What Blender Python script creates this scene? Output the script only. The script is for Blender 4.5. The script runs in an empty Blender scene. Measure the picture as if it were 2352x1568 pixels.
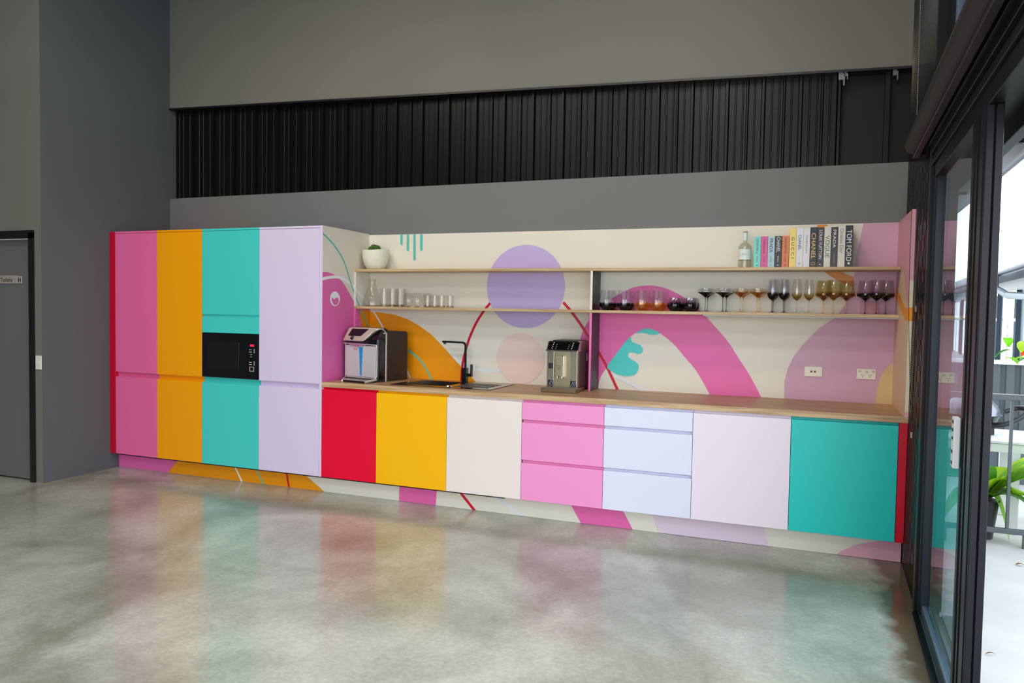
import bpy, bmesh, math, random
from mathutils import Vector, Matrix
random.seed(4)
PI = math.pi
C = bpy.context.scene.collection
sc = bpy.context.scene

# ------------------------------------------------------------------ camera
CAM = Vector((-1.1388, -4.9474, 1.4847))
YAW, PITCH, ROLL, FPX = .3698, -.0404, .0172, 1714.66
FW = Vector((-math.sin(YAW)*math.cos(PITCH), math.cos(YAW)*math.cos(PITCH), math.sin(PITCH)))
R0 = Vector((math.cos(YAW), math.sin(YAW), 0)); U0 = R0.cross(FW)
RT = R0*math.cos(ROLL) + U0*math.sin(ROLL); UP = U0*math.cos(ROLL) - R0*math.sin(ROLL)
cam = bpy.data.cameras.new('camera'); camo = bpy.data.objects.new('camera', cam); C.objects.link(camo)
cam.sensor_width = 36; cam.lens = FPX/2352*36; cam.clip_start = .05; cam.clip_end = 300
camo.matrix_world = Matrix(((RT.x, UP.x, -FW.x, CAM.x), (RT.y, UP.y, -FW.y, CAM.y), (RT.z, UP.z, -FW.z, CAM.z), (0, 0, 0, 1)))
sc.camera = camo

# ------------------------------------------------------------------ world, lights, exposure
w = bpy.data.worlds.new('overcast_sky'); sc.world = w; w.use_nodes = True
nt = w.node_tree; nt.nodes.clear()
out = nt.nodes.new('ShaderNodeOutputWorld'); bg = nt.nodes.new('ShaderNodeBackground')
tc = nt.nodes.new('ShaderNodeTexCoord'); sep = nt.nodes.new('ShaderNodeSeparateXYZ'); mr = nt.nodes.new('ShaderNodeMapRange'); mx = nt.nodes.new('ShaderNodeMix')
mx.data_type = 'RGBA'
nt.links.new(tc.outputs['Generated'], sep.inputs[0]); nt.links.new(sep.outputs['Z'], mr.inputs['Value'])
mr.inputs['From Min'].default_value = 0; mr.inputs['From Max'].default_value = .8
mx.inputs['A'].default_value = (.98, .99, 1, 1); mx.inputs['B'].default_value = (.80, .89, 1, 1)
nt.links.new(mr.outputs[0], mx.inputs['Factor']); nt.links.new(mx.outputs['Result'], bg.inputs['Color'])
bg.inputs['Strength'].default_value = 4.3
nt.links.new(bg.outputs[0], out.inputs[0])
sc.view_settings.view_transform = 'Standard'; sc.view_settings.look = 'None'
sc.view_settings.exposure = 0.18; sc.view_settings.gamma = 1; sc.view_settings.use_curve_mapping = False
try:
    sc.cycles.max_bounces = 10; sc.cycles.transparent_max_bounces = 24; sc.cycles.diffuse_bounces = 5
    sc.cycles.glossy_bounces = 5; sc.cycles.caustics_reflective = False; sc.cycles.caustics_refractive = False
    sc.cycles.sample_clamp_indirect = 6; sc.cycles.use_denoising = True
except Exception: pass
# daylight entering through the wide roller door behind the photographer
def area(name, loc, rot, sx, sy, power, col):
    l = bpy.data.lights.new(name, 'AREA'); l.shape = 'RECTANGLE'; l.size = sx; l.size_y = sy; l.energy = power; l.color = col
    o = bpy.data.objects.new(name, l); o.location = loc; o.rotation_euler = rot; C.objects.link(o); return o
for p_ in (area('door_portal', (-2.2, -9.25, 1.8), (PI/2, 0, 0), 4.2, 3.6, 1, (1, 1, 1)), area('side_portal', (-.66, -5.4, 2.45), (0, PI/2, 0), 4.9, 6.8, 1, (1, 1, 1)),
           area('added_opening_portal', (-4.6, -3.6, 5.58), (0, 0, 0), 6.0, 1.2, 1, (1, 1, 1)), area('added_opening_portal', (-4.6, -6.9, 5.58), (0, 0, 0), 6.0, 1.2, 1, (1, 1, 1))):  # both sit in ceiling openings added to brighten the room
    p_.data.cycles.is_portal = True
LAMPS = [(-4.9, -1.3, 4.6), (-2.3, -1.3, 4.6), (-4.9, -4.6, 4.6), (-2.3, -4.6, 4.6)]
FILL_LIGHTS = [(x, y, 4.7) for y in (-2.7, -5.2, -7.9) for x in (-6.2, -4.1, -2.0)]  # unseen overhead fixtures added to lift the interior brightness
for p in FILL_LIGHTS:
    area('fill_light', (p[0], p[1], p[2]-.03), (0, 0, 0), 1.15, .16, {-6.2: 2, -4.1: 5, -2.0: 12}[p[0]], (1, .97, .92))
for i, p in enumerate(LAMPS):
    area('ceiling_lamp_light', (p[0], p[1], p[2]-.05), (0, 0, 0), .3, .3, 24 if i < 2 else 12, (1, .78, .5))

# ------------------------------------------------------------------ helpers
def lin(c):
    c = c/255.
    return c/12.92 if c <= .04045 else ((c+.055)/1.055)**2.4
def col(r, g, b): return (lin(r), lin(g), lin(b), 1)
MATS = {}
def mat(name, rgb, rough=.5, metal=0, spec=.5, var=0, vscale=8, bump=0, bscale=200, coat=0, stretch=None, emis=None):
    if name in MATS: return MATS[name]
    m = bpy.data.materials.new(name); m.use_nodes = True; t = m.node_tree; b = t.nodes['Principled BSDF']
    c = col(*rgb); b.inputs['Base Color'].default_value = c; b.inputs['Roughness'].default_value = rough
    b.inputs['Metallic'].default_value = metal; b.inputs['Specular IOR Level'].default_value = spec
    b.inputs['Coat Weight'].default_value = coat
    tx = None
    if var or bump:
        tx = t.nodes.new('ShaderNodeTexCoord')
    if var:
        n = t.nodes.new('ShaderNodeTexNoise'); n.inputs['Scale'].default_value = vscale; n.inputs['Detail'].default_value = 4
        src = tx.outputs['Object']
        if stretch:
            mp = t.nodes.new('ShaderNodeMapping'); mp.inputs['Scale'].default_value = stretch; t.links.new(src, mp.inputs[0]); src = mp.outputs[0]
        t.links.new(src, n.inputs['Vector'])
        r = t.nodes.new('ShaderNodeValToRGB')
        r.color_ramp.elements[0].position = .3; r.color_ramp.elements[1].position = .7
        r.color_ramp.elements[0].color = tuple(x*(1-var) for x in c[:3])+(1,)
        r.color_ramp.elements[1].color = tuple(min(1, x*(1+var)) for x in c[:3])+(1,)
        t.links.new(n.outputs['Fac'], r.inputs[0]); t.links.new(r.outputs[0], b.inputs['Base Color'])
    if bump:
        n = t.nodes.new('ShaderNodeTexNoise'); n.inputs['Scale'].default_value = bscale; n.inputs['Detail'].default_value = 2
        t.links.new(tx.outputs['Object'], n.inputs['Vector'])
        bp = t.nodes.new('ShaderNodeBump'); bp.inputs['Strength'].default_value = bump; bp.inputs['Distance'].default_value = .002
        t.links.new(n.outputs['Fac'], bp.inputs['Height']); t.links.new(bp.outputs[0], b.inputs['Normal'])
    if emis:
        b.inputs['Emission Color'].default_value = c; b.inputs['Emission Strength'].default_value = emis
    MATS[name] = m; return m

def glass(name, top, bottom=None, z0=0, z1=1, rough=.0, ior=1.5, gain=1.0):
    """thin glass: tinted transmission plus a mirror reflection that grows with the angle; optional dye gradient along the height"""
    if name in MATS: return MATS[name]
    m = bpy.data.materials.new(name); m.use_nodes = True; t = m.node_tree; t.nodes.clear()
    o = t.nodes.new('ShaderNodeOutputMaterial'); mixs = t.nodes.new('ShaderNodeMixShader')
    tr = t.nodes.new('ShaderNodeBsdfTransparent'); gl = t.nodes.new('ShaderNodeBsdfGlossy'); fr = t.nodes.new('ShaderNodeFresnel')
    gm = t.nodes.new('ShaderNodeNewGeometry'); io = t.nodes.new('ShaderNodeMapRange')   # same reflectance on both faces of the thin wall
    io.inputs['To Min'].default_value = ior; io.inputs['To Max'].default_value = 1/ior
    t.links.new(gm.outputs['Backfacing'], io.inputs['Value']); t.links.new(io.outputs[0], fr.inputs['IOR']); gl.inputs['Roughness'].default_value = rough; gl.inputs['Color'].default_value = (gain, gain, gain, 1)
    tr.inputs['Color'].default_value = tuple(top)+(1,)
    if bottom:
        tx = t.nodes.new('ShaderNodeTexCoord'); sp = t.nodes.new('ShaderNodeSeparateXYZ'); r = t.nodes.new('ShaderNodeMapRange'); mm = t.nodes.new('ShaderNodeMix')
        mm.data_type = 'RGBA'; r.inputs['From Min'].default_value = z0; r.inputs['From Max'].default_value = z1; r.interpolation_type = 'SMOOTHSTEP'
        t.links.new(tx.outputs['Object'], sp.inputs[0]); t.links.new(sp.outputs['Z'], r.inputs['Value'])
        mm.inputs['A'].default_value = tuple(bottom)+(1,); mm.inputs['B'].default_value = tuple(top)+(1,)
        t.links.new(r.outputs[0], mm.inputs['Factor']); t.links.new(mm.outputs['Result'], tr.inputs['Color'])
    t.links.new(fr.outputs[0], mixs.inputs[0]); t.links.new(tr.outputs[0], mixs.inputs[1]); t.links.new(gl.outputs[0], mixs.inputs[2])
    t.links.new(mixs.outputs[0], o.inputs[0]); MATS[name] = m; return m

def tag(o, label=None, cat=None, group=None, kind=None):
    if label: o['label'] = label
    if cat: o['category'] = cat
    if group: o['group'] = group
    if kind: o['kind'] = kind
    return o
def thing(name, label, cat, loc=(0, 0, 0), rz=0, group=None):
    o = bpy.data.objects.new(name, None); C.objects.link(o); o.empty_display_size = .05
    o.location = loc; o.rotation_euler = (0, 0, rz); return tag(o, label, cat, group)
class MB:
    def __init__(s): s.bm = bmesh.new()
    def box(s, x0, x1, y0, y1, z0, z1, bev=0, seg=2):
        vs = [s.bm.verts.new((x, y, z)) for x in (x0, x1) for y in (y0, y1) for z in (z0, z1)]
        f = [(0, 1, 3, 2), (4, 6, 7, 5), (0, 4, 5, 1), (2, 3, 7, 6), (0, 2, 6, 4), (1, 5, 7, 3)]
        fs = [s.bm.faces.new([vs[i] for i in q]) for q in f]
        if bev:
            es = set(e for fc in fs for e in fc.edges)
            bmesh.ops.bevel(s.bm, geom=list(es), offset=bev, segments=seg, profile=.5, affect='EDGES')
        return s
    def prism(s, pts, axis, a, b):
        """polygon given in the two other axes, extruded from a to b along axis"""
        def P(u, v, w_):
            return {'x': (w_, u, v), 'y': (u, w_, v), 'z': (u, v, w_)}[axis]
        A = [s.bm.verts.new(P(u, v, a)) for u, v in pts]; B = [s.bm.verts.new(P(u, v, b)) for u, v in pts]
        n = len(pts); fs = [s.bm.faces.new(A), s.bm.faces.new(B[::-1])]
        for i in range(n): s.bm.faces.new((A[i], B[i], B[(i+1) % n], A[(i+1) % n]))
        bmesh.ops.triangulate(s.bm, faces=[f for f in fs if len(f.verts) > 4])
        return s
    def lathe(s, prof, n=24, c=(0, 0), close=False):
        rings = []
        for r, z in prof:
            if r < 1e-6: rings.append([s.bm.verts.new((c[0], c[1], z))])
            else: rings.append([s.bm.verts.new((c[0]+r*math.cos(2*PI*i/n), c[1]+r*math.sin(2*PI*i/n), z)) for i in range(n)])
        for a, b in zip(rings, rings[1:]):
            if len(a) == 1 and len(b) == 1: continue
            for i in range(n):
                j = (i+1) % n
                if len(a) == 1: s.bm.faces.new((a[0], b[i], b[j]))
                elif len(b) == 1: s.bm.faces.new((a[i], b[0], a[j]))
                else: s.bm.faces.new((a[i], b[i], b[j], a[j]))
        return s
    def tube(s, pts, r, n=10, caps=True, square=False):
        pts = [Vector(p) for p in pts]; rings = []
        for i, p in enumerate(pts):
            d = (pts[min(i+1, len(pts)-1)]-pts[max(i-1, 0)]).normalized()
            a = Vector((0, 1, 0)) if abs(d.y) < .9 else Vector((0, 0, 1))
            u = d.cross(a).normalized(); v = d.cross(u)
            rr = r[i] if isinstance(r, (list, tuple)) else r
            m_ = 4 if square else n; off = PI/4 if square else 0
            rings.append([s.bm.verts.new(p+(u*math.cos(2*PI*k/m_+off)+v*math.sin(2*PI*k/m_+off))*rr) for k in range(m_)])
        m_ = len(rings[0])
        for a, b in zip(rings, rings[1:]):
            for k in range(m_): s.bm.faces.new((a[k], a[(k+1) % m_], b[(k+1) % m_], b[k]))
        if caps: s.bm.faces.new(rings[0]); s.bm.faces.new(rings[-1][::-1])
        return s
    def ball(s, c, r, sx=1, sy=1, sz=1, u=10, v=7):
        bmesh.ops.create_uvsphere(s.bm, u_segments=u, v_segments=v, radius=r, matrix=Matrix.Translation(c) @ Matrix.Diagonal((sx, sy, sz, 1)))
        return s
    def mesh(s, name, m, smooth=False):
        bmesh.ops.recalc_face_normals(s.bm, faces=s.bm.faces)
        me = bpy.data.meshes.new(name); s.bm.to_mesh(me); s.bm.free()
        if smooth:
            for p in me.polygons: p.use_smooth = True
            try: me.set_sharp_from_angle(angle=math.radians(40))
            except Exception: pass
        if m: me.materials.append(m)
        return me
    def obj(s, name, m, parent=None, smooth=False, loc=None):
        o = bpy.data.objects.new(name, s.mesh(name, m, smooth)); C.objects.link(o)
        if parent: o.parent = parent
        if loc: o.location = loc
        return o
def struct(o): o['kind'] = 'structure'; return o
def copy_tree(o, parent=None):
    c = o.copy(); C.objects.link(c)
    if parent: c.parent = parent; c.matrix_parent_inverse = o.matrix_parent_inverse.copy()
    for ch in [q for q in o.children]: copy_tree(ch, c)
    return c
def text_mesh(body, m, name, parent, origin, du, dv, length=None, height=None, depth=.0004, space=1.0):
    """flat lettering: starts at origin, runs along du, rises along dv; scaled to length/height"""
    cu = bpy.data.curves.new('lettering', 'FONT'); cu.body = body; cu.size = 1; cu.space_character = space
    to = bpy.data.objects.new('lettering', cu); C.objects.link(to)
    dg = bpy.context.evaluated_depsgraph_get(); dg.update()
    me = bpy.data.meshes.new_from_object(to.evaluated_get(dg)); bpy.data.objects.remove(to); bpy.data.curves.remove(cu)
    xs = [v.co.x for v in me.vertices]; ys = [v.co.y for v in me.vertices]
    x0, x1, y0, y1 = min(xs), max(xs), min(ys), max(ys)
    sx = length/(x1-x0) if length else height/(y1-y0); sy = height/(y1-y0) if height else sx
    du = Vector(du).normalized(); dv = Vector(dv).normalized(); nn = du.cross(dv)
    for v in me.vertices: v.co = Vector(origin)+du*((v.co.x-x0)*sx)+dv*((v.co.y-y0)*sy)+nn*depth
    me.materials.clear(); me.materials.append(m); me.name = name
    o = bpy.data.objects.new(name, me); C.objects.link(o); o.parent = parent; return o

def ray(px, py): return FW + RT*((px-1176)/FPX) - UP*((py-784)/FPX)
def at(px, py, ax, val):
    """where a point read off the photograph lies on the plane x, y or z = val"""
    d = ray(px, py); i = 'xyz'.index(ax); t = (val-CAM[i])/d[i]; return CAM+d*t

# ------------------------------------------------------------------ measured layout
XL = -6.94; XS = -4.665; XR = -.5355; YB = .676; YK = .095; ZB = .9
RW = (-.532, 0, 0); RA = -.034            # right wall origin and its slight turn
def rw(o): o.location = RW; o.rotation_euler = (0, 0, RA); return o

# ------------------------------------------------------------------ materials
M_wall = mat('grey_paint', (87, 92, 96), .7, var=.03, vscale=1.5, bump=.15, bscale=160)
M_wall2 = mat('warm_grey_paint', (116, 114, 106), .6, var=.03, vscale=1.5, bump=.15, bscale=160)
M_black = mat('black_paint', (16, 17, 20), .35)
M_steel = mat('black_gloss_steel', (10, 10, 10), .3, spec=.3, var=.15, vscale=3, stretch=(9, 1, .3))
M_flat = mat('flat_black_steel', (7, 8, 11), .5, spec=.3)
M_frame = mat('charcoal_aluminium', (15, 19, 27), .38, spec=.25)
M_frame2 = mat('black_aluminium', (6, 7, 10), .38, spec=.22)
M_track = mat('slate_aluminium', (88, 100, 112), .3, metal=.6)
M_ceil = mat('dark_ceiling', (60, 60, 60), .9)
M_cream = mat('cream_print', (228, 222, 208), .42, bump=.03)
M_kcream = M_cream
M_pink = mat('pink_print', (230, 102, 172), .42, bump=.03)
M_orange = mat('orange_print', (240, 152, 0), .42, bump=.03)
M_rust = mat('rust_orange_print', (222, 136, 8), .42)
M_teal = mat('teal_print', (76, 196, 184), .42)
M_turq = mat('turquoise_print', (70, 205, 200), .42)
M_lilac = mat('lilac_print', (193, 172, 222), .42)
M_peach = mat('peach_print', (232, 205, 196), .42)
M_mauve = mat('mauve_print', (206, 160, 186), .42)
M_palemauve = mat('pale_mauve_print', (225, 200, 220), .42)
M_beige = mat('beige_print', (214, 184, 130), .42)
M_white = mat('white_print', (238, 240, 240), .42)
M_ice = mat('ice_blue_print', (222, 226, 230), .42)
M_redp = mat('red_print', (205, 0, 42), .42)
M_rose = mat('rose_print', (226, 168, 184), .42)
def lam(name, rgb): return mat(name, rgb, .38, bump=.05, bscale=350, spec=.4)
L_red = lam('red_laminate', (232, 0, 52)); L_dred = lam('crimson_laminate', (196, 0, 42))
L_pink = lam('pink_laminate', (232, 104, 160)); L_orange = lam('orange_laminate', (246, 160, 0))
L_teal = lam('teal_laminate', (70, 205, 198)); L_lilac = lam('lilac_laminate', (218, 205, 232))
L_yellow = lam('yellow_laminate', (248, 184, 0)); L_blush = lam('blush_laminate', (234, 222, 219))
L_dpink = lam('candy_pink_laminate', (240, 150, 205)); L_dlil = lam('periwinkle_laminate', (222, 222, 242))
L_pale = lam('pale_pink_laminate', (233, 220, 232)); L_teal2 = lam('aqua_laminate', (20, 196, 190))
M_carc = mat('black_carcase', (14, 14, 16), .6)

def wood(name, base, dark, sc_=1.0):
    m = bpy.data.materials.new(name); m.use_nodes = True; t = m.node_tree; b = t.nodes['Principled BSDF']; b.inputs['Roughness'].default_value = .42
    tx = t.nodes.new('ShaderNodeTexCoord'); mp = t.nodes.new('ShaderNodeMapping'); mp.inputs['Scale'].default_value = (1.2*sc_, 22*sc_, 22*sc_)
    n = t.nodes.new('ShaderNodeTexNoise'); n.inputs['Scale'].default_value = 2.2; n.inputs['Detail'].default_value = 8; n.inputs['Distortion'].default_value = .6
    r = t.nodes.new('ShaderNodeValToRGB'); r.color_ramp.elements[0].position = .32; r.color_ramp.elements[1].position = .62
    r.color_ramp.elements[0].color = col(*dark); r.color_ramp.elements[1].color = col(*base)
    n2 = t.nodes.new('ShaderNodeTexNoise'); n2.inputs['Scale'].default_value = 60; mp2 = t.nodes.new('ShaderNodeMapping'); mp2.inputs['Scale'].default_value = (.15, 3, 3)
    mm = t.nodes.new('ShaderNodeMix'); mm.data_type = 'RGBA'; mm.blend_type = 'MULTIPLY'; mm.inputs['Factor'].default_value = .22
    t.links.new(tx.outputs['Object'], mp.inputs[0]); t.links.new(mp.outputs[0], n.inputs['Vector']); t.links.new(n.outputs['Fac'], r.inputs[0])
    t.links.new(tx.outputs['Object'], mp2.inputs[0]); t.links.new(mp2.outputs[0], n2.inputs['Vector'])
    t.links.new(r.outputs[0], mm.inputs['A']); t.links.new(n2.outputs['Fac'], mm.inputs['B']); t.links.new(mm.outputs['Result'], b.inputs['Base Color'])
    return m
M_oak = wood('oak_laminate', (216, 184, 142), (176, 138, 98))
M_oakt = wood('oak_top_laminate', (196, 158, 118), (150, 112, 78))
M_oak2 = wood('oak_shelf_laminate', (214, 186, 140), (176, 144, 100))

def floor_mat():
    m = bpy.data.materials.new('polished_concrete'); m.use_nodes = True; t = m.node_tree; b = t.nodes['Principled BSDF']
    tx = t.nodes.new('ShaderNodeTexCoord')
    def noise(s, d=5, dist=0, st=(1, 1, 1)):
        mp = t.nodes.new('ShaderNodeMapping'); mp.inputs['Scale'].default_value = st; t.links.new(tx.outputs['Object'], mp.inputs[0])
        n = t.nodes.new('ShaderNodeTexNoise'); n.inputs['Scale'].default_value = s; n.inputs['Detail'].default_value = d; n.inputs['Distortion'].default_value = dist
        t.links.new(mp.outputs[0], n.inputs['Vector']); return n.outputs['Fac']
    def ramp(src, a, b_, c0, c1):
        r = t.nodes.new('ShaderNodeValToRGB'); r.color_ramp.elements[0].position = a; r.color_ramp.elements[1].position = b_
        r.color_ramp.elements[0].color = c0; r.color_ramp.elements[1].color = c1; t.links.new(src, r.inputs[0]); return r.outputs[0]
    def mix(mode, f, A, B):
        k = t.nodes.new('ShaderNodeMix'); k.data_type = 'RGBA'; k.blend_type = mode; k.inputs['Factor'].default_value = f
        t.links.new(A, k.inputs['A']); t.links.new(B, k.inputs['B']); return k.outputs['Result']
    big = ramp(noise(1.1, 6, .8), .35, .68, col(142, 143, 128), col(194, 197, 186))
    mid = ramp(noise(9, 9, .8, (1, .7, 1)), .38, .62, (.72, .72, .72, 1), (1, 1, 1, 1))
    fine = ramp(noise(42, 6, .4), .42, .6, (.82, .81, .78, 1), (1, 1, 1, 1))
    c = mix('MULTIPLY', .36, big, mid); c = mix('MULTIPLY', .6, c, fine)
    # dark damp stain along the glazed wall
    sp = t.nodes.new('ShaderNodeSeparateXYZ'); t.links.new(tx.outputs['Object'], sp.inputs[0])
    ad = t.nodes.new('ShaderNodeMath'); ad.operation = 'MULTIPLY_ADD'; ad.inputs[1].default_value = .30; t.links.new(noise(4, 6, .5), ad.inputs[0]); t.links.new(sp.outputs['X'], ad.inputs[2])
    r = t.nodes.new('ShaderNodeMapRange'); r.inputs['From Min'].default_value = -.58; r.inputs['From Max'].default_value = -.49; t.links.new(ad.outputs[0], r.inputs['Value'])
    k = t.nodes.new('ShaderNodeMix'); k.data_type = 'RGBA'; t.links.new(r.outputs[0], k.inputs['Factor']); t.links.new(c, k.inputs['A']); k.inputs['B'].default_value = col(92, 82, 64)
    t.links.new(k.outputs['Result'], b.inputs['Base Color'])
    rr = t.nodes.new('ShaderNodeMapRange'); rr.inputs['To Min'].default_value = .10; rr.inputs['To Max'].default_value = .24; t.links.new(noise(7, 6, 1), rr.inputs['Value'])
    t.links.new(rr.outputs[0], b.inputs['Roughness']); b.inputs['Specular IOR Level'].default_value = .62
    bp = t.nodes.new('ShaderNodeBump'); bp.inputs['Strength'].default_value = .05; bp.inputs['Distance'].default_value = .004
    t.links.new(noise(9, 4, 0, (1, 1, 1)), bp.inputs['Height']); t.links.new(bp.outputs[0], b.inputs['Normal'])
    return m
M_floor = floor_mat()
M_slab = mat('pale_patio_concrete', (172, 174, 170), .55, var=.07, vscale=4, bump=.3, bscale=30)
G_pane = glass('window_glass', (.80, .90, .95), gain=1.0, ior=1.5)
G_clear = glass('clear_glass', (.965, .96, .95), ior=1.38, gain=.8)

# ------------------------------------------------------------------ room shell
struct(MB().box(-10.2, -.46, -9.2, 1.2, -.12, 0).obj('floor', M_floor))
# ceiling with two long openings, unseen and added to let sky light onto the floor
struct(MB().box(-10.2, -7.6, -9.3, 1.2, 5.6, 5.7).box(-1.6, -.3, -9.3, 1.2, 5.6, 5.7).box(-7.6, -1.6, -3.0, 1.2, 5.6, 5.7).box(-7.6, -1.6, -6.3, -4.2, 5.6, 5.7).box(-7.6, -1.6, -9.3, -7.5, 5.6, 5.7).obj('ceiling', M_ceil))
zr1 = 2.5265
def zr2(x): return 3.2466-.0374*(x+3)
YW = .692
struct(MB().box(XL, -.44, YW, 1.0, 0, zr1).obj('wall_back', mat('back_wall_grey', (113, 114, 113), .6, var=.03, vscale=1.5, bump=.15, bscale=160)))
struct(MB().prism([(XL, zr2(XL)), (-.44, zr2(-.44)), (-.44, 5.6), (XL, 5.6)], 'y', YW, .95).obj('wall_back_upper', M_wall2))
struct(MB().prism([(XL, zr2(XL)-.012), (-.5, zr2(-.5)-.012), (-.5, zr2(-.5)+.004), (XL, zr2(XL)+.004)], 'y', YW-.012, .95).obj('trim_1', M_black))
struct(MB().box(XL-.14, XL, -.6415, 1.1, 0, 5.6).obj('wall_left', M_wall))
# door wall with an opening for the toilet door
dx0, dx1, dzt = -8.0, -7.03, 2.06
wl = struct(MB().box(-10.2, dx0, -.642, -.5, 0, 5.6).box(dx0, dx1, -.642, -.5, dzt, 5.6).box(dx1, XL-.001, -.642, -.5, 0, 5.6).obj('wall_front_left', M_wall2))
struct(MB().box(-10.3, -10.2, -9.3, -.5, 0, 5.6).obj('wall_far_left', M_wall))
# wall behind the photographer with its roller door opening
struct(MB().box(-10.2, -4.3, -9.3, -9.2, 0, 5.6).box(-4.3, -.1, -9.3, -9.2, 3.6, 5.6).obj('wall_rear', M_wall))
# recessed black steel sheeting, one object per pan
rec = struct(MB().box(XL, -.44, .80, .86, zr1-.15, 3.62).obj('wall_recess', M_flat))
pan = None
nP = int((6.94-.92)/.2504)
for i in range(nP):
    x = XL+.004+i*.2504-.03*(i == nP)
    if pan is None:
        # flat pan with a raised trapezoid rib at its right edge and two shallow swages
        p = [(0, .765), (.034, .765), (.038, .761), (.044, .761), (.048, .765), (.084, .765), (.088, .761), (.094, .761), (.098, .765), (.112, .765), (.119, .750), (.126, .750), (.133, .765), (.166, .765), (.170, .761), (.176, .761), (.180, .765), (.216, .765), (.224, .738), (.240, .738), (.248, .765), (.2504, .765), (.2504, .80), (0, .80)]
        o = MB().prism(p, 'z', zr1-.1, 3.55).obj('steel_pan', M_steel, rec, loc=(x, 0, 0)); pan = o
    else:
        o = pan.copy(); C.objects.link(o); o.parent = rec; o.location = (x, 0, 0)
MB().box(-.985, -.965, .735, .8, zr1-.1, 3.4).obj('corner_flashing', M_flat, rec)
MB().box(-.66, -.63, .74, .8, zr1-.1, 3.4).obj('corner_flashing', M_flat, rec)
for x, s in ((-.955, 1), (-.92, .6), (-.62, .8)):
    MB().box(x, x+.03*s, .70, .75, zr2(x)-.06*s, zr2(x)-.01).box(x+.03*s, x+.04*s, .70, .73, zr2(x)-.10*s, zr2(x)-.02).obj('fixing_bracket', mat('galvanised', (120, 122, 126), .35, metal=.8), rec)

# toilet door
d = struct(thing('door_1', None, None, (0, 0, 0))); 
M_door = mat('door_grey_paint', (104, 103, 102), .45, var=.03, vscale=2)
MB().box(dx0+.05, -7.068, -.615, -.575, .012, 2.012).obj('door_leaf', M_door, d)
MB().box(dx0, dx0+.05, -.66, -.56, 0, dzt).box(-7.068, dx1+.012, -.66, -.56, 0, dzt).box(dx0, dx1+.012, -.66, -.56, 2.016, dzt+.02).obj('door_frame', M_black, d)
MB().box(dx0+.05, -7.068, -.60, -.58, 0, .012).obj('threshold', M_black, d)
s = thing('toilet_sign', 'brushed metal sign reading Toilets with two figure symbols on the grey door', 'sign', (-7.42, -.618, 1.645))
M_sign = mat('brushed_sign', (172, 160, 152), .4, metal=.2)
MB().box(-.12, .165, -.004, .0005, 0, .068, .001).obj('sign_plate', M_sign, s)
MB().box(.168, .222, -.005, .0005, .002, .062, .001).obj('symbol_plate', mat('sign_pale', (180, 172, 165), .4), s)
M_ink = mat('black_ink', (18, 18, 20), .5)
text_mesh('Toilets', M_ink, 'lettering', s, (-.04, -.0045, .014), (1, 0, 0), (0, 0, 1), length=.15, height=.034)
for k in (0, 1):
    x = .184+k*.022
    MB().lathe([(0, -.0002), (.0045, -.0002)], 12).obj('figure_symbol', M_ink, s, loc=(x, -.0055, .05)).rotation_euler = (PI/2, 0, 0)
    MB().box(x-.006, x+.006, -.0062, -.005, .022, .043).box(x-.004, x-.001, -.0062, -.005, .008, .022).box(x+.001, x+.004, -.0062, -.005, .008, .022).obj('figure_symbol', M_ink, s)
sw = thing('light_switch', 'white single light switch between the door frame and the wall corner', 'switch', (-6.972, -.642, .94))
M_sw = mat('white_plastic', (226, 224, 214), .35)
MB().box(-.034, .031, -.009, 0, 0, .114, .003).obj('switch_plate', M_sw, sw)
MB().box(-.008, .006, -.013, -.008, .05, .064, .001).obj('switch_button', M_sw, sw)

# ------------------------------------------------------------------ tall cabinets
ZD0, ZT, ZC = .145, 2.113, 2.132
G = .0015; TH = .018
def door(root, name, m, x0, x1, z0, z1):
    return MB().box(x0+G, x1-G, 0, TH, z0, z1, .0012, 1).obj(name, m, root)
def carcase(root, m, x0, x1, z0, z1, yb=.67):
    return MB().box(x0+.001, x1-.001, TH+.004, yb, z0, z1).obj('carcase', M_carc, root)
def channel(root, m, x0, x1, z0, z1):
    """finger pull channel: recessed strip with a small lip, in the colour of its door"""
    h = z1-z0; return MB().box(x0+.001, x1-.001, .030, .034, z0-.004, z1).box(x0+.001, x1-.001, TH+.001, .030, z0-.006, z0-.002).box(x0+.001, x1-.001, .022, .030, z0+h*.48, z0+h*.60).box(x0+.001, x1-.001, TH+.001, .030, z1-.003, z1).obj('pull_channel', m, root)
TX = [-6.868, -6.380, -5.878, -5.280, -4.690]
tall = [('pink', L_pink), ('orange', L_orange), ('teal', L_teal), ('lilac', L_lilac)]
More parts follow.
